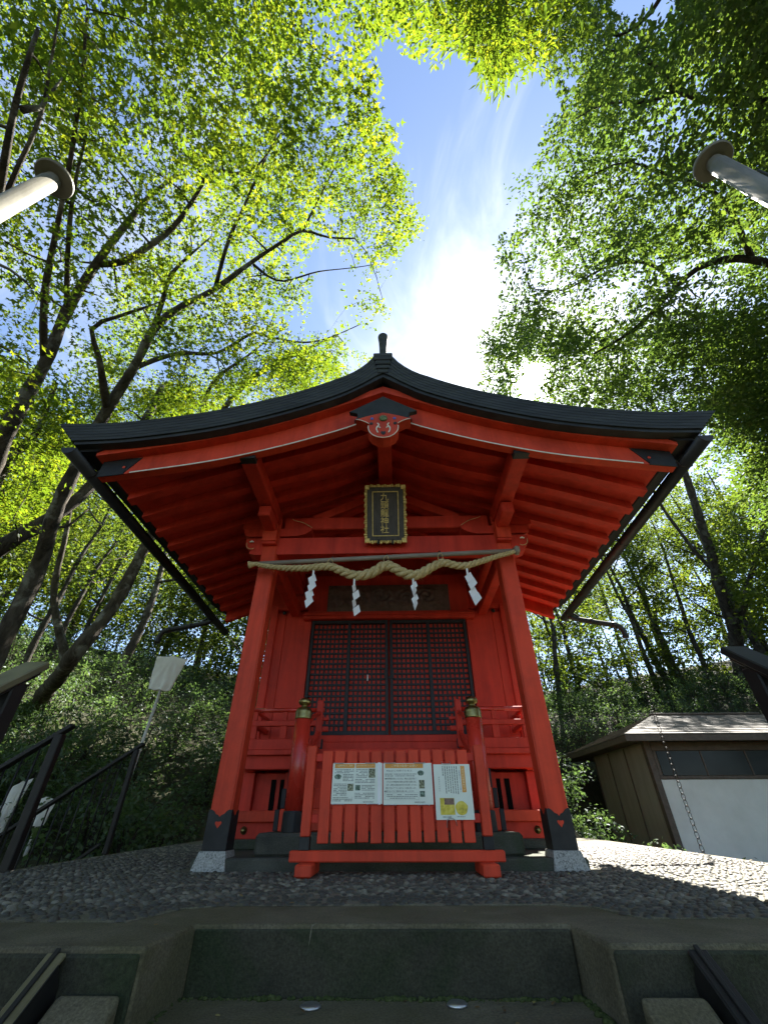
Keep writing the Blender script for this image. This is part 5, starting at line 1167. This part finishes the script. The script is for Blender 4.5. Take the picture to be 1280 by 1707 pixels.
def tree(name, label, limbs, regions, leaf, m, group, barkm='bark', rad=0.34, per=30, size=0.085, centres=None, twigs=True, flat=0.16, tiltj=0.45, mask=True, base=None, cat='tree'):
    L = [limb(p, a, b) for p, a, b in limbs]
    b0 = L[0][0][0] if base is None else np.array(base)
    t = root(name, tuple(map(float, b0)), label, cat, group)
    mb = MB()
    for P_, R in L: mb.tube(P_.tolist(), R.tolist(), 10 if R[0] > 0.05 else 6, True)
    C = [sample_region(*r) for r in regions]
    if centres is not None: C.append(centres)
    C = np.vstack(C); C = C[clear_of_shrine(C)]
    if regions:                                                        # boughs with hollows between them
        q = C*1.15; nz_ = np.sin(q[:, 0]*1.9+0.7*np.sin(q[:, 2]*1.3))+np.sin(q[:, 1]*1.7+q[:, 2]*0.8+1.1)+np.sin(q[:, 2]*2.3-q[:, 0]*0.9+2.0)
        C = C[rng.random(len(C)) < np.clip(0.52+0.60*nz_, 0.05, 1)]
    gz = terrain(C[:, 0], C[:, 1]); C = C[C[:, 2] > gz+0.9]
    if mask: C = C[keep_leaf(C)]
    if twigs and len(C):
        nodes = np.vstack([P_ for P_, R in L]); nr_ = np.concatenate([R for P_, R in L]); gen = np.zeros(len(nodes), int)
        cap = len(nodes)+3*len(C)+4
        NN = np.zeros((cap, 3)); NN[:len(nodes)] = nodes; GG = np.zeros(cap, int); RR = np.zeros(cap); RR[:len(nodes)] = nr_; k = len(nodes)
        d0 = np.array([np.min(np.linalg.norm(nodes-c, axis=1)) for c in C])
        for i in np.argsort(d0):
            c = C[i]; dd = np.linalg.norm(NN[:k]-c, axis=1)+0.10*GG[:k]; j = int(np.argmin(dd)); a = NN[j]; dist_ = np.linalg.norm(c-a)
            g = GG[j]+1; r0 = min(RR[j]*0.75, 0.011+0.010*dist_); r1 = max(0.0025, r0*0.45)
            side = rng.normal(0, 0.10*dist_, 3); side[2] = abs(side[2])*0.6
            m1 = a+(c-a)*0.35+side; m2 = a+(c-a)*0.72+side*0.7
            mb.tube([a, m1, m2, c], [r0, r0*0.8, r0*0.6, r1], 4, False)
            for p_, rr_ in ((m1, r0*0.8), (m2, r0*0.6), (c, r1)): NN[k] = p_; GG[k] = g; RR[k] = rr_; k += 1
    mb.build('trunk', barkm, t, True, False)
    if len(C):
        pos, nr, dirs, sz, tint = spray(C, rad, per, size, flat, tiltj)
        ok = clear_of_shrine(pos, 0.05)
        if mask: ok &= keep_leaf(pos)
        leaf_object('crown', pos[ok], nr[ok], dirs[ok], sz[ok], tint[ok], leaf, m, t)
    return t
def PL(*a): return [P(*q) for q in a]
def hit(px, py):
    d = ray(px, py); t_ = 3.5
    while t_ < 80:
        p = CAM+d*t_
        if p[2] < ground_z(p[0], p[1]): return p
        t_ += 0.08
    return CAM+d*40
def down(p): return np.array([p[0]-0.15, p[1]+0.2, ground_z(p[0]-0.15, p[1]+0.2)-0.1])

# ---- the maples on the left
a0 = P(-75, 930, 6.4)
LA = [(([down(a0)]+PL((-75, 930, 6.4), (-20, 800, 6.3), (25, 695, 6.2), (75, 600, 6.2), (110, 520, 6.3), (165, 440, 6.5), (205, 382, 6.7), (245, 325, 7.0), (290, 290, 7.3))), 0.17, 0.022),
      (PL((165, 440, 6.5), (205, 440, 6.4), (245, 418, 6.4), (290, 380, 6.5), (325, 322, 6.6), (352, 280, 6.8), (400, 288, 7.0), (435, 272, 7.1), (470, 225, 7.3)), 0.042, 0.010),
      (PL((75, 600, 6.2), (80, 480, 5.9), (98, 340, 5.7), (118, 240, 5.7), (140, 120, 5.7), (150, 20, 5.8)), 0.045, 0.010),
      (PL((110, 520, 6.3), (118, 420, 6.2), (128, 300, 6.1), (145, 190, 6.1), (135, 120, 6.1)), 0.036, 0.008),
      (PL((-40, 840, 6.3), (-60, 600, 5.6), (-20, 380, 5.2), (8, 250, 5.0), (28, 178, 5.0), (48, 120, 5.0), (70, 55, 5.1)), 0.10, 0.012),
      (PL((28, 178, 5.0), (60, 178, 5.1), (82, 155, 5.2), (105, 132, 5.3)), 0.024, 0.007),
      (PL((-20, 380, 5.2), (30, 290, 5.1), (75, 200, 5.2), (90, 100, 5.3), (100, 10, 5.4)), 0.03, 0.007)]
tree('maple_tree', 'tall maple at the left edge, its crown filling the upper left corner', LA,
     [([(-140, -140), (330, -140), (370, 60), (350, 250), (260, 420), (180, 560), (60, 690), (-140, 760)], 5.0, 8.4, 400)], 'maple', 'maple', 'maples left of the shrine', size=0.072, per=110, rad=0.46, tiltj=0.34, flat=0.10)
b0 = P(40, 1000, 7.4)
LB = [(([down(b0)]+PL((40, 1000, 7.4), (90, 860, 7.3), (135, 760, 7.3), (180, 680, 7.3), (225, 615, 7.3), (258, 548, 7.4), (300, 508, 7.6), (360, 478, 7.8), (420, 440, 8.0), (470, 405, 8.2), (503, 383, 8.3), (545, 394, 8.5), (590, 398, 8.7))), 0.17, 0.012),
      (PL((258, 548, 7.4), (275, 500, 7.3), (285, 460, 7.2), (318, 420, 7.2), (350, 390, 7.3)), 0.05, 0.010),
      (PL((360, 478, 7.8), (385, 400, 7.7), (405, 350, 7.7), (425, 295, 7.8), (440, 260, 7.9), (475, 190, 8.1)), 0.040, 0.008),
      (PL((180, 680, 7.3), (165, 600, 7.0), (150, 545, 7.0), (190, 525, 7.0), (260, 505, 7.1)), 0.06, 0.012),
      (PL((225, 615, 7.3), (300, 590, 7.8), (360, 585, 8.2), (420, 555, 8.5), (455, 565, 8.8), (520, 570, 9.2), (600, 540, 9.6)), 0.045, 0.009),
      (PL((503, 383, 8.3), (520, 350, 8.3), (550, 300, 8.5), (580, 240, 8.7)), 0.022, 0.006),
      (PL((420, 440, 8.0), (470, 470, 8.4), (540, 450, 8.8), (620, 440, 9.2)), 0.024, 0.006)]
tree('maple_tree', 'maple behind the left eave whose long limb reaches right towards the ridge', LB,
     [([(150, 640), (240, 420), (330, 250), (430, 150), (560, 110), (650, 150), (710, 330), (710, 410), (640, 470), (660, 540), (600, 610), (480, 655), (300, 695), (160, 700)], 6.2, 10.5, 680)], 'maple', 'maple', 'maples left of the shrine', size=0.080, per=110, rad=0.48, tiltj=0.34, flat=0.10)
c0 = hit(62, 1180)
LC = [([c0-np.array([0, 0, 0.2])]+PL((62, 1178, np.linalg.norm(c0-CAM)), (110, 1110, 9.6), (190, 1008, 9.6), (240, 915, 9.8), (285, 830, 10.0), (330, 740, 10.2), (390, 660, 10.5), (470, 600, 10.8), (560, 560, 11.2)), 0.20, 0.03),
      (PL((110, 1110, 9.6), (90, 1000, 9.8), (110, 900, 10.0), (120, 800, 10.4), (150, 720, 10.8)), 0.08, 0.02),
      (PL((330, 740, 10.2), (350, 640, 10.0), (420, 590, 10.2), (480, 540, 10.6)), 0.06, 0.012)]
tree('maple_tree', 'thick pale maple trunk leaning right across the left woods', LC,
     [([(60, 700), (300, 640), (420, 600), (600, 570), (640, 590), (560, 640), (350, 700), (210, 710), (150, 790), (60, 820)], 9.0, 13.5, 400)], 'maple', 'maple', 'maples left of the shrine', size=0.088, per=100, rad=0.50, tiltj=0.34, flat=0.10)
d0_ = P(-60, 985, 7.6)
LD = [(([down(d0_)]+PL((-60, 985, 7.6), (0, 915, 7.6), (60, 878, 7.7), (120, 838, 7.8), (165, 795, 8.0), (230, 720, 8.2), (270, 640, 8.6))), 0.19, 0.05),
      (PL((60, 878, 7.7), (110, 880, 7.8), (150, 850, 8.0)), 0.03, 0.012),
      (PL((-60, 985, 7.6), (-30, 860, 8.0), (20, 760, 8.4), (60, 720, 8.7), (95, 640, 9.0)), 0.12, 0.03)]
tree('maple_tree', 'maple with a mottled limb slanting up from the left edge under the eave', LD,
     [([(-140, 600), (60, 620), (160, 640), (200, 690), (110, 740), (110, 800), (60, 880), (-140, 900)], 6.8, 11.0, 330)], 'maple', 'maple', 'maples left of the shrine', size=0.082, per=100, rad=0.48, tiltj=0.34, flat=0.10)
# overhead crowns that come in over the top edge of the picture
e0 = np.array([-5.4, -4.6, ground_z(-5.4, -4.6)])
LE = [([e0, e0+np.array([0.5, 0.6, 3.0]), e0+np.array([1.4, 1.3, 6.0])]+PL((200, -260, 8.2), (268, -40, 8.2), (300, 50, 8.2), (330, 75, 8.3), (365, 112, 8.4), (390, 150, 8.5)), 0.20, 0.012),
      (PL((200, -260, 8.2), (400, -140, 8.6), (500, -20, 8.8), (505, 60, 8.9), (550, 100, 9.0)), 0.06, 0.010)]
tree('broadleaf_tree', 'pale small-leaved tree hanging over the top edge, left of the open sky', LE,
     [([(290, -140), (668, -140), (712, 60), (700, 112), (650, 60), (612, 120), (600, 170), (520, 190), (420, 160), (340, 90)], 7.0, 10.5, 420)], 'quad', 'maple', 'trees overhanging the platform', size=0.066, per=70, rad=0.42, flat=0.12)
f0_ = np.array([3.6, -6.2, ground_z(3.6, -6.2)])
LF = [([f0_, f0_+np.array([-0.4, 0.5, 3.0])]+[np.array([2.6, -4.6, 5.4])]+PL((905, -330, 6.4), (860, -120, 6.2), (845, 0, 6.1), (838, 90, 6.1)), 0.17, 0.010),
      (PL((860, -120, 6.2), (790, -60, 6.1), (760, 20, 6.1)), 0.02, 0.006)]
tree('broadleaf_tree', 'bright narrow-leaved branches hanging into the top of the open sky', LF,
     [([(715, -140), (960, -140), (950, 40), (895, 95), (838, 165), (795, 110), (745, 55)], 5.2, 7.4, 230)], 'narrow', 'maple', 'trees overhanging the platform', size=0.105, per=56, rad=0.36)
# ---- right side
g0 = P(1390, 900, 9.0)
LG = [(([down(g0)]+PL((1390, 900, 9.0), (1370, 640, 8.6), (1330, 470, 8.4), (1255, 430, 8.4), (1180, 440, 8.5), (1130, 475, 8.6), (1060, 545, 8.8), (990, 590, 9.0))), 0.19, 0.02),
      (PL((1370, 640, 8.6), (1390, 400, 8.0), (1340, 200, 7.8), (1235, 175, 7.8), (1180, 168, 7.9), (1130, 145, 8.0), (1095, 108, 8.1), (1050, 85, 8.2), (1000, 90, 8.3)), 0.13, 0.012),
      (PL((1130, 475, 8.6), (1080, 440, 8.6), (1010, 445, 8.7), (940, 480, 8.8), (880, 480, 8.9)), 0.035, 0.008),
      (PL((1255, 430, 8.4), (1200, 330, 8.3), (1120, 290, 8.4), (1040, 270, 8.5), (980, 300, 8.6)), 0.045, 0.008),
      (PL((1130, 145, 8.0), (1080, 170, 8.1), (1010, 175, 8.2), (960, 200, 8.3)), 0.025, 0.007),
      (PL((1120, 290, 8.4), (1110, 250, 8.3), (1105, 225, 8.2)), 0.014, 0.006)]
tree('broadleaf_tree', 'large dark green tree on the right, its crown edging the open sky', LG,
     [([(925, 200), (990, 95), (1100, 10), (1280, -60), (1420, -60), (1420, 520), (1280, 560), (1050, 540), (850, 515), (815, 440), (845, 360), (880, 280)], 6.6, 11.5, 950)], 'ovate', 'leaf_right', 'trees right of the shrine', 'bark_dark', size=0.072, per=115, rad=0.46, tiltj=0.4, flat=0.12)
h0 = hit(1240, 1150)
dh = np.linalg.norm(h0-CAM)
LH = [([h0-np.array([0, 0, 0.2])]+PL((1240, 1150, dh), (1225, 1060, dh), (1195, 960, dh*0.98), (1165, 860, dh*0.96), (1130, 760, dh*0.95), (1090, 680, dh*0.94), (1060, 610, dh*0.94), (1000, 560, dh*0.94)), 0.30, 0.03),
      (PL((1225, 1060, dh), (1255, 950, dh), (1280, 850, dh), (1300, 740, dh)), 0.14, 0.05),
      (PL((1195, 960, dh*0.98), (1120, 870, dh*0.98), (1080, 800, dh*0.98), (1040, 720, dh*0.98), (960, 650, dh)), 0.09, 0.02),
      (PL((1130, 760, dh*0.95), (1200, 680, dh*0.94), (1260, 620, dh*0.94)), 0.06, 0.02)]
tree('broadleaf_tree', 'thick-trunked spreading tree on the right behind the shed', LH,
     [([(838, 510), (1050, 535), (1420, 520), (1420, 800), (1250, 760), (1195, 700), (1000, 680), (900, 668), (780, 648), (800, 570)], 8.5, 14.5, 1050), ([(1180, 620), (1420, 620), (1420, 900), (1300, 880), (1200, 750)], 8.5, 13.0, 300)], 'ovate', 'leaf_right', 'trees right of the shrine', 'bark_dark', size=0.082, per=110, rad=0.50, tiltj=0.4, flat=0.12)
i0 = np.array([6.5, -4.2, ground_z(6.5, -4.2)])
LI = [([i0, i0+np.array([-0.6, 0.6, 3.5]), np.array([4.8, -2.7, 7.2])]+PL((1190, -120, 8.4), (1090, 20, 8.2), (1030, 60, 8.2), (985, 40, 8.2), (950, 60, 8.3)), 0.19, 0.012),
      (PL((1190, -120, 8.4), (1240, 40, 8.0), (1260, 120, 7.9)), 0.04, 0.01)]
tree('broadleaf_tree', 'dark sparse-leaved branches in the upper right corner', LI,
     [([(925, 150), (900, 60), (950, -60), (1010, -60), (1040, 40), (985, 110)], 7.0, 9.0, 120), ([(1140, -140), (1420, -140), (1420, 160), (1230, 80), (1120, 30)], 6.5, 9.0, 140)], 'maple', 'leaf_right', 'trees overhanging the platform', 'bark_dark', size=0.072, per=40)

# ---- woods behind, left and right
ORD = ['first', 'second', 'third', 'fourth', 'fifth', 'sixth', 'seventh', 'eighth', 'ninth', 'tenth', 'eleventh', 'twelfth', 'thirteenth', 'fourteenth', 'fifteenth', 'sixteenth', 'seventeenth', 'eighteenth', 'nineteenth', 'twentieth', 'twenty-first', 'twenty-second', 'twenty-third', 'twenty-fourth', 'twenty-fifth', 'twenty-sixth', 'twenty-seventh', 'twenty-eighth', 'twenty-ninth', 'thirtieth']
def wood_tree(x, y, h, r, lean, label, group, crown_r, n, lo=0.35, m='leaf_far', barkm='bark_dark', size=0.125, per=40):
    z = ground_z(x, y); b_ = np.array([x, y, z-0.15])
    top = b_+np.array([lean[0]*h, lean[1]*h, h])
    P1 = b_+(top-b_)*0.33+rng.normal(0, 0.12, 3)*[1, 1, 0]; P2 = b_+(top-b_)*0.66+rng.normal(0, 0.22, 3)*[1, 1, 0]
    LM = [([b_, P1, P2, top], r, r*0.2)]
    for k in range(rng.integers(3, 6)):
        f = rng.uniform(0.22, 0.8); s = b_+(top-b_)*f; a = rng.uniform(0, 2*np.pi); ln = crown_r*rng.uniform(0.7, 1.2)
        e = s+np.array([math.cos(a)*ln, math.sin(a)*ln, ln*rng.uniform(0.5, 1.3)]); mid_ = (s+e)/2+np.array([0, 0, -0.12*ln])
        LM.append(([s, mid_, e], r*0.42*(1-f*0.5), r*0.08))
    c = []
    while len(c) < n:
        q = rng.uniform(-1, 1, (n*2, 3)); q = q[np.linalg.norm(q, axis=1) < 1]
        c += list(q)
    c = np.array(c[:n]); zl = lo*h
    cen = np.c_[b_[0]+(top[0]-b_[0])*0.75+c[:, 0]*crown_r, b_[1]+(top[1]-b_[1])*0.75+c[:, 1]*crown_r, z+(zl+h+0.6)/2+c[:, 2]*(h+0.6-zl)/2]
    return tree('forest_tree', label, LM, [], 'quad', m, group, barkm, rad=0.62, per=per, size=size, centres=cen, twigs=False, flat=0.22, tiltj=0.55, base=b_)
# traced trunks: (foot in the picture, height, trunk radius, lean)
spec_l = [((8, 1178), 7.5, 0.10, (0.02, 0.02)), ((75, 1120), 8.5, 0.10, (-0.04, 0.02)), ((120, 1100), 9.5, 0.085, (0.05, 0)), ((186, 1142), 9.0, 0.17, (0.06, 0.03)), ((218, 1092), 10.0, 0.12, (0.16, 0.0)), ((262, 1085), 9.5, 0.09, (-0.03, 0)), ((300, 1078), 10.5, 0.12, (0.05, 0)), ((330, 1082), 10, 0.09, (-0.05, 0.04)), ((352, 1086), 9, 0.11, (0.12, 0)), ((386, 1092), 10, 0.13, (0.02, 0))]
pos_l = [hit(*s[0]) for s in spec_l]
for k, (s, p) in enumerate(zip(spec_l, pos_l)):
    wood_tree(p[0], p[1], s[1], s[2], s[3], 'slender tree of the left woods, %s trunk counted from the left edge' % ORD[k], 'trees of the left woods', 2.0, 95, 0.42, barkm='bark' if k in (3, 4, 8) else 'bark_dark')
spec_r = [((905, 1120), 8, 0.11, (0.03, 0)), ((945, 1132), 9, 0.12, (-0.09, 0.0)), ((1010, 1125), 9.5, 0.12, (-0.05, 0.02)), ((1028, 1118), 10, 0.09, (-0.02, 0)), ((1062, 1118), 9, 0.10, (-0.10, 0.03)), ((1120, 1150), 9.5, 0.17, (-0.13, 0.0)), ((1142, 1148), 9.5, 0.17, (-0.03, 0.02)), ((1185, 1140), 10, 0.13, (0.08, 0)), ((1292, 1130), 9.5, 0.20, (-0.04, 0.0))]
pos_r = [hit(*s[0]) for s in spec_r]
for k, (s, p) in enumerate(zip(spec_r, pos_r)):
    wood_tree(p[0], p[1], s[1], s[2], s[3], 'slender tree of the right woods, %s trunk counted from the shrine' % ORD[k], 'trees of the right woods', 2.0, 95, 0.45, m='leaf_far')
# deeper rows, up the slope
NUM = ORD+['thirty-'+q for q in ORD[:9]]+['fortieth']+['forty-'+q for q in ORD[:9]]+['fiftieth']+['fifty-'+q for q in ORD[:9]]
far = []
for k in range(14): far.append((-17+2.6*k+rng.uniform(-0.6, 0.6), 15.5+2.5*rng.random(), 0))
for k in range(11): far.append((-27+5.4*k+rng.uniform(-1, 1), 23+3*rng.random(), 1))
for sx in (-1, 1):
    for k in range(5): far.append((sx*(11.0+1.6*k+rng.uniform(-0.6, 0.6)), 3.5+2.4*k+rng.uniform(-0.8, 0.8), 0))
far.sort(key=lambda q: math.atan2(q[0], q[1]+3.7))
for k, (x, y, deep) in enumerate(far):
    wood_tree(x, y, rng.uniform(8, 10.5) if not deep else rng.uniform(12, 15), 0.14, (rng.normal(0, 0.05), 0), 'tree deep in the woods up the slope, %s of them counted from the left' % NUM[k], 'trees deep in the woods', 2.5 if not deep else 3.8, 190 if not deep else 200, -0.06, size=0.175 if not deep else 0.25, per=50)
# trees close behind the shrine, mostly hidden by its roof, and unseen trees added behind the camera to dim and green the sky light
for k, (x, y) in enumerate(((-2.4, 8.2), (-1.5, 6.4), (-0.4, 8.8), (0.5, 6.8), (1.6, 9.2))):
    wood_tree(x, y, rng.uniform(8, 9.5), 0.15, (rng.normal(0, 0.04), 0), 'tree close behind the shrine roof, %s counted from the left' % NUM[k], 'trees close behind the shrine', 2.6, 230, 0.22, size=0.21, per=44)
for k, (x, y) in enumerate(((-10.0, -6.5), (-7.5, -11.0), (7.8, -11.0), (10.2, -6.0))):
    wood_tree(x, y, rng.uniform(10, 12), 0.2, (rng.normal(0, 0.04), 0), 'unseen tree added below the front stair, outside the picture, %s counted from the left' % NUM[k], 'trees below the front stair', 3.0, 110, 0.15, size=0.26, per=40)

# ---- shrubs and undergrowth
def shrub(x, y, r, h, n, label, group, kind='quad', m='leaf_shrub', size=0.07):
    z = ground_z(x, y); t = root('shrub', (x, y, z), label, 'shrub', group)
    mb = MB()
    for k in range(7):
        a = rng.uniform(0, 2*np.pi); e = np.array([math.cos(a)*r*0.6*rng.random(), math.sin(a)*r*0.6*rng.random(), h*rng.uniform(0.6, 0.95)])
        mb.tube([(x, y, z-0.05), (x+e[0]*0.4, y+e[1]*0.4, z+e[2]*0.55), (x+e[0], y+e[1], z+e[2])], [0.016, 0.011, 0.004], 5, False)
    mb.build('stems', 'bark_dark', t, True, False)
    nc = n//22
    q = rng.normal(size=(nc, 3)); q = unit(q)*(rng.random(nc)**0.33)[:, None]; q[:, 2] = np.abs(q[:, 2])
    lump = 1+0.22*np.sin(q[:, 0]*6+x)*np.cos(q[:, 1]*5+y)
    C = np.c_[x+q[:, 0]*r*lump, y+q[:, 1]*r*lump, z+0.05+q[:, 2]*h*lump]
    pos, nr, dirs, sz, tint = spray(C, (0.19 if size < 0.1 else 0.42) if kind != 'narrow' else 0.26, 22, size, 0.3, 0.6, 0.35)
    ok = (~((np.abs(pos[:, 0]) < 2.62) & (pos[:, 1] < 5.0))) & clear_of_shrine(pos, 0)
    leaf_object('foliage', pos[ok], nr[ok], dirs[ok], sz[ok], tint[ok], kind, m, t)
SL = []
for row, (yy0, dxr) in enumerate(((3.1, 0.9), (4.3, 1.05), (5.7, 1.15), (7.2, 1.3), (8.8, 1.4), (10.6, 1.6), (12.6, 1.8))):
    x = -3.35-0.15*row
    for k in range(6+min(row, 3)):
        SL.append((x+rng.uniform(-0.2, 0.2), yy0+rng.uniform(-0.3, 0.3), row)); x -= dxr
SL += [(-2.2, 6.3, 2), (2.0, 6.5, 2)]
SL.sort(key=lambda q: math.atan2(q[0]-0.06, q[1]+3.68))
for k, (x, y, row) in enumerate(SL):
    bam = (x < -4.3 and row in (0, 1, 2) and rng.random() < 0.6)
    shrub(x, y, rng.uniform(0.65, 0.95), rng.uniform(0.75, 1.25), 1500 if row < 3 else 1000, '%s on the left slope, %s of the undergrowth counted from the left' % ('bamboo grass clump' if bam else 'leafy green shrub', NUM[k]), 'shrubs on the left slope', 'narrow' if bam else 'quad', 'leaf_shrub', 0.15 if bam else (0.078 if row < 5 else 0.105))
SR = []
for row, (yy0, x00, n_) in enumerate(((6.4, 3.5, 1), (7.4, 2.3, 2), (8.6, 2.0, 3), (10.2, 2.0, 3), (11.6, 2.4, 9), (13.2, 2.6, 9), (15.0, 3.2, 9))):
    for k in range(n_): SR.append((x00+1.25*k+rng.uniform(-0.2, 0.2), yy0+rng.uniform(-0.3, 0.3), row))
SR += [(3.75, 3.4, 0), (3.9, 4.6, 0)]
SR.sort(key=lambda q: math.atan2(q[0], q[1]+3.68))
for k, (x, y, row) in enumerate(SR):
    shrub(x, y, rng.uniform(0.7, 1.0), rng.uniform(0.9, 1.5) if row else rng.uniform(0.3, 0.5), 1300, 'leafy shrub %s, %s of the right shrubs counted from the shrine' % ('above the shed' if y > 11 else 'between shrine and shed', NUM[k]), 'shrubs on the right', 'quad', 'leaf_shrub', 0.08)
for k in range(20):
    x = -17+1.85*k+rng.uniform(-0.4, 0.4); y = 17.5+rng.uniform(-1.6, 1.6)
    shrub(x, y, 1.6, rng.uniform(2.2, 3.2), 1300, 'bushy undergrowth high on the slope between the trunks, %s from the left' % NUM[k], 'undergrowth high on the slope', 'quad', 'leaf_far', 0.17)
# low plants and litter over the whole slope
n = 30000
gx_ = rng.uniform(-14, 15, n); gy_ = rng.uniform(1.8, 20, n)
k = ~((gx_ > -3.0) & (gx_ < 3.2) & (gy_ < 5.4)) & ~((gx_ > 4.9) & (gx_ < 11) & (gy_ > 6.2) & (gy_ < 10.8)) & ~((gx_ < -2.6) & (gy_ < 1.9))
gx_, gy_ = gx_[k], gy_[k]; gz_ = terrain(gx_, gy_)+rng.random(len(gx_))**2*0.28
pos = np.c_[gx_, gy_, gz_]; N = len(pos)
o = leaf_object('ground_cover', pos, np.c_[rng.normal(0, 0.5, N), rng.normal(0, 0.5, N), np.ones(N)], rng.normal(size=(N, 3))+[0, 0, 0.5], rng.uniform(0.08, 0.2, N), rng.random(N), 'narrow', 'leaf_shrub', None)
tag(o, 'low green plants covering the wooded slope', 'ground cover', None, 'stuff')

# fallen leaves on the paving and the stair
n = 150
fx = rng.uniform(-2.4, 2.8, n); fy = rng.uniform(-1.9, 2.0, n); okf = ~((np.abs(fx) < 1.5) & (fy > -0.1)) & ~((np.abs(fx) < 0.7) & (fy < -1.6))
fx = np.r_[fx[okf], rng.uniform(-0.6, 0.6, 14)]; fy = np.r_[fy[okf], rng.uniform(-1.95, -1.71, 14)]; fz = np.where((np.abs(fx) < 0.66) & (fy < -1.69), -0.166, 0.018)
N = len(fx)
M['dry_leaf'] = leafmat('dry_leaf', (0.10, 0.06, 0.025), (0.20, 0.13, 0.05), (0.30, 0.26, 0.09), (1.2, 1.1, 1.0), 0.2, 0.03)
o = leaf_object('fallen_leaves', np.c_[fx, fy, fz], np.c_[rng.normal(0, 0.16, N), rng.normal(0, 0.16, N), np.ones(N)], rng.normal(size=(N, 3)), rng.uniform(0.012, 0.030, N), rng.random(N), 'ovate', 'dry_leaf', None)
tag(o, 'dry leaves fallen on the paving and the stair', 'leaf litter', None, 'stuff')
tris = sum(len(p.vertices)-2 for m_ in D.meshes for p in m_.polygons) if False else sum(len(m_.loops)-2*len(m_.polygons) for m_ in D.meshes)
print('TRIANGLES', tris)
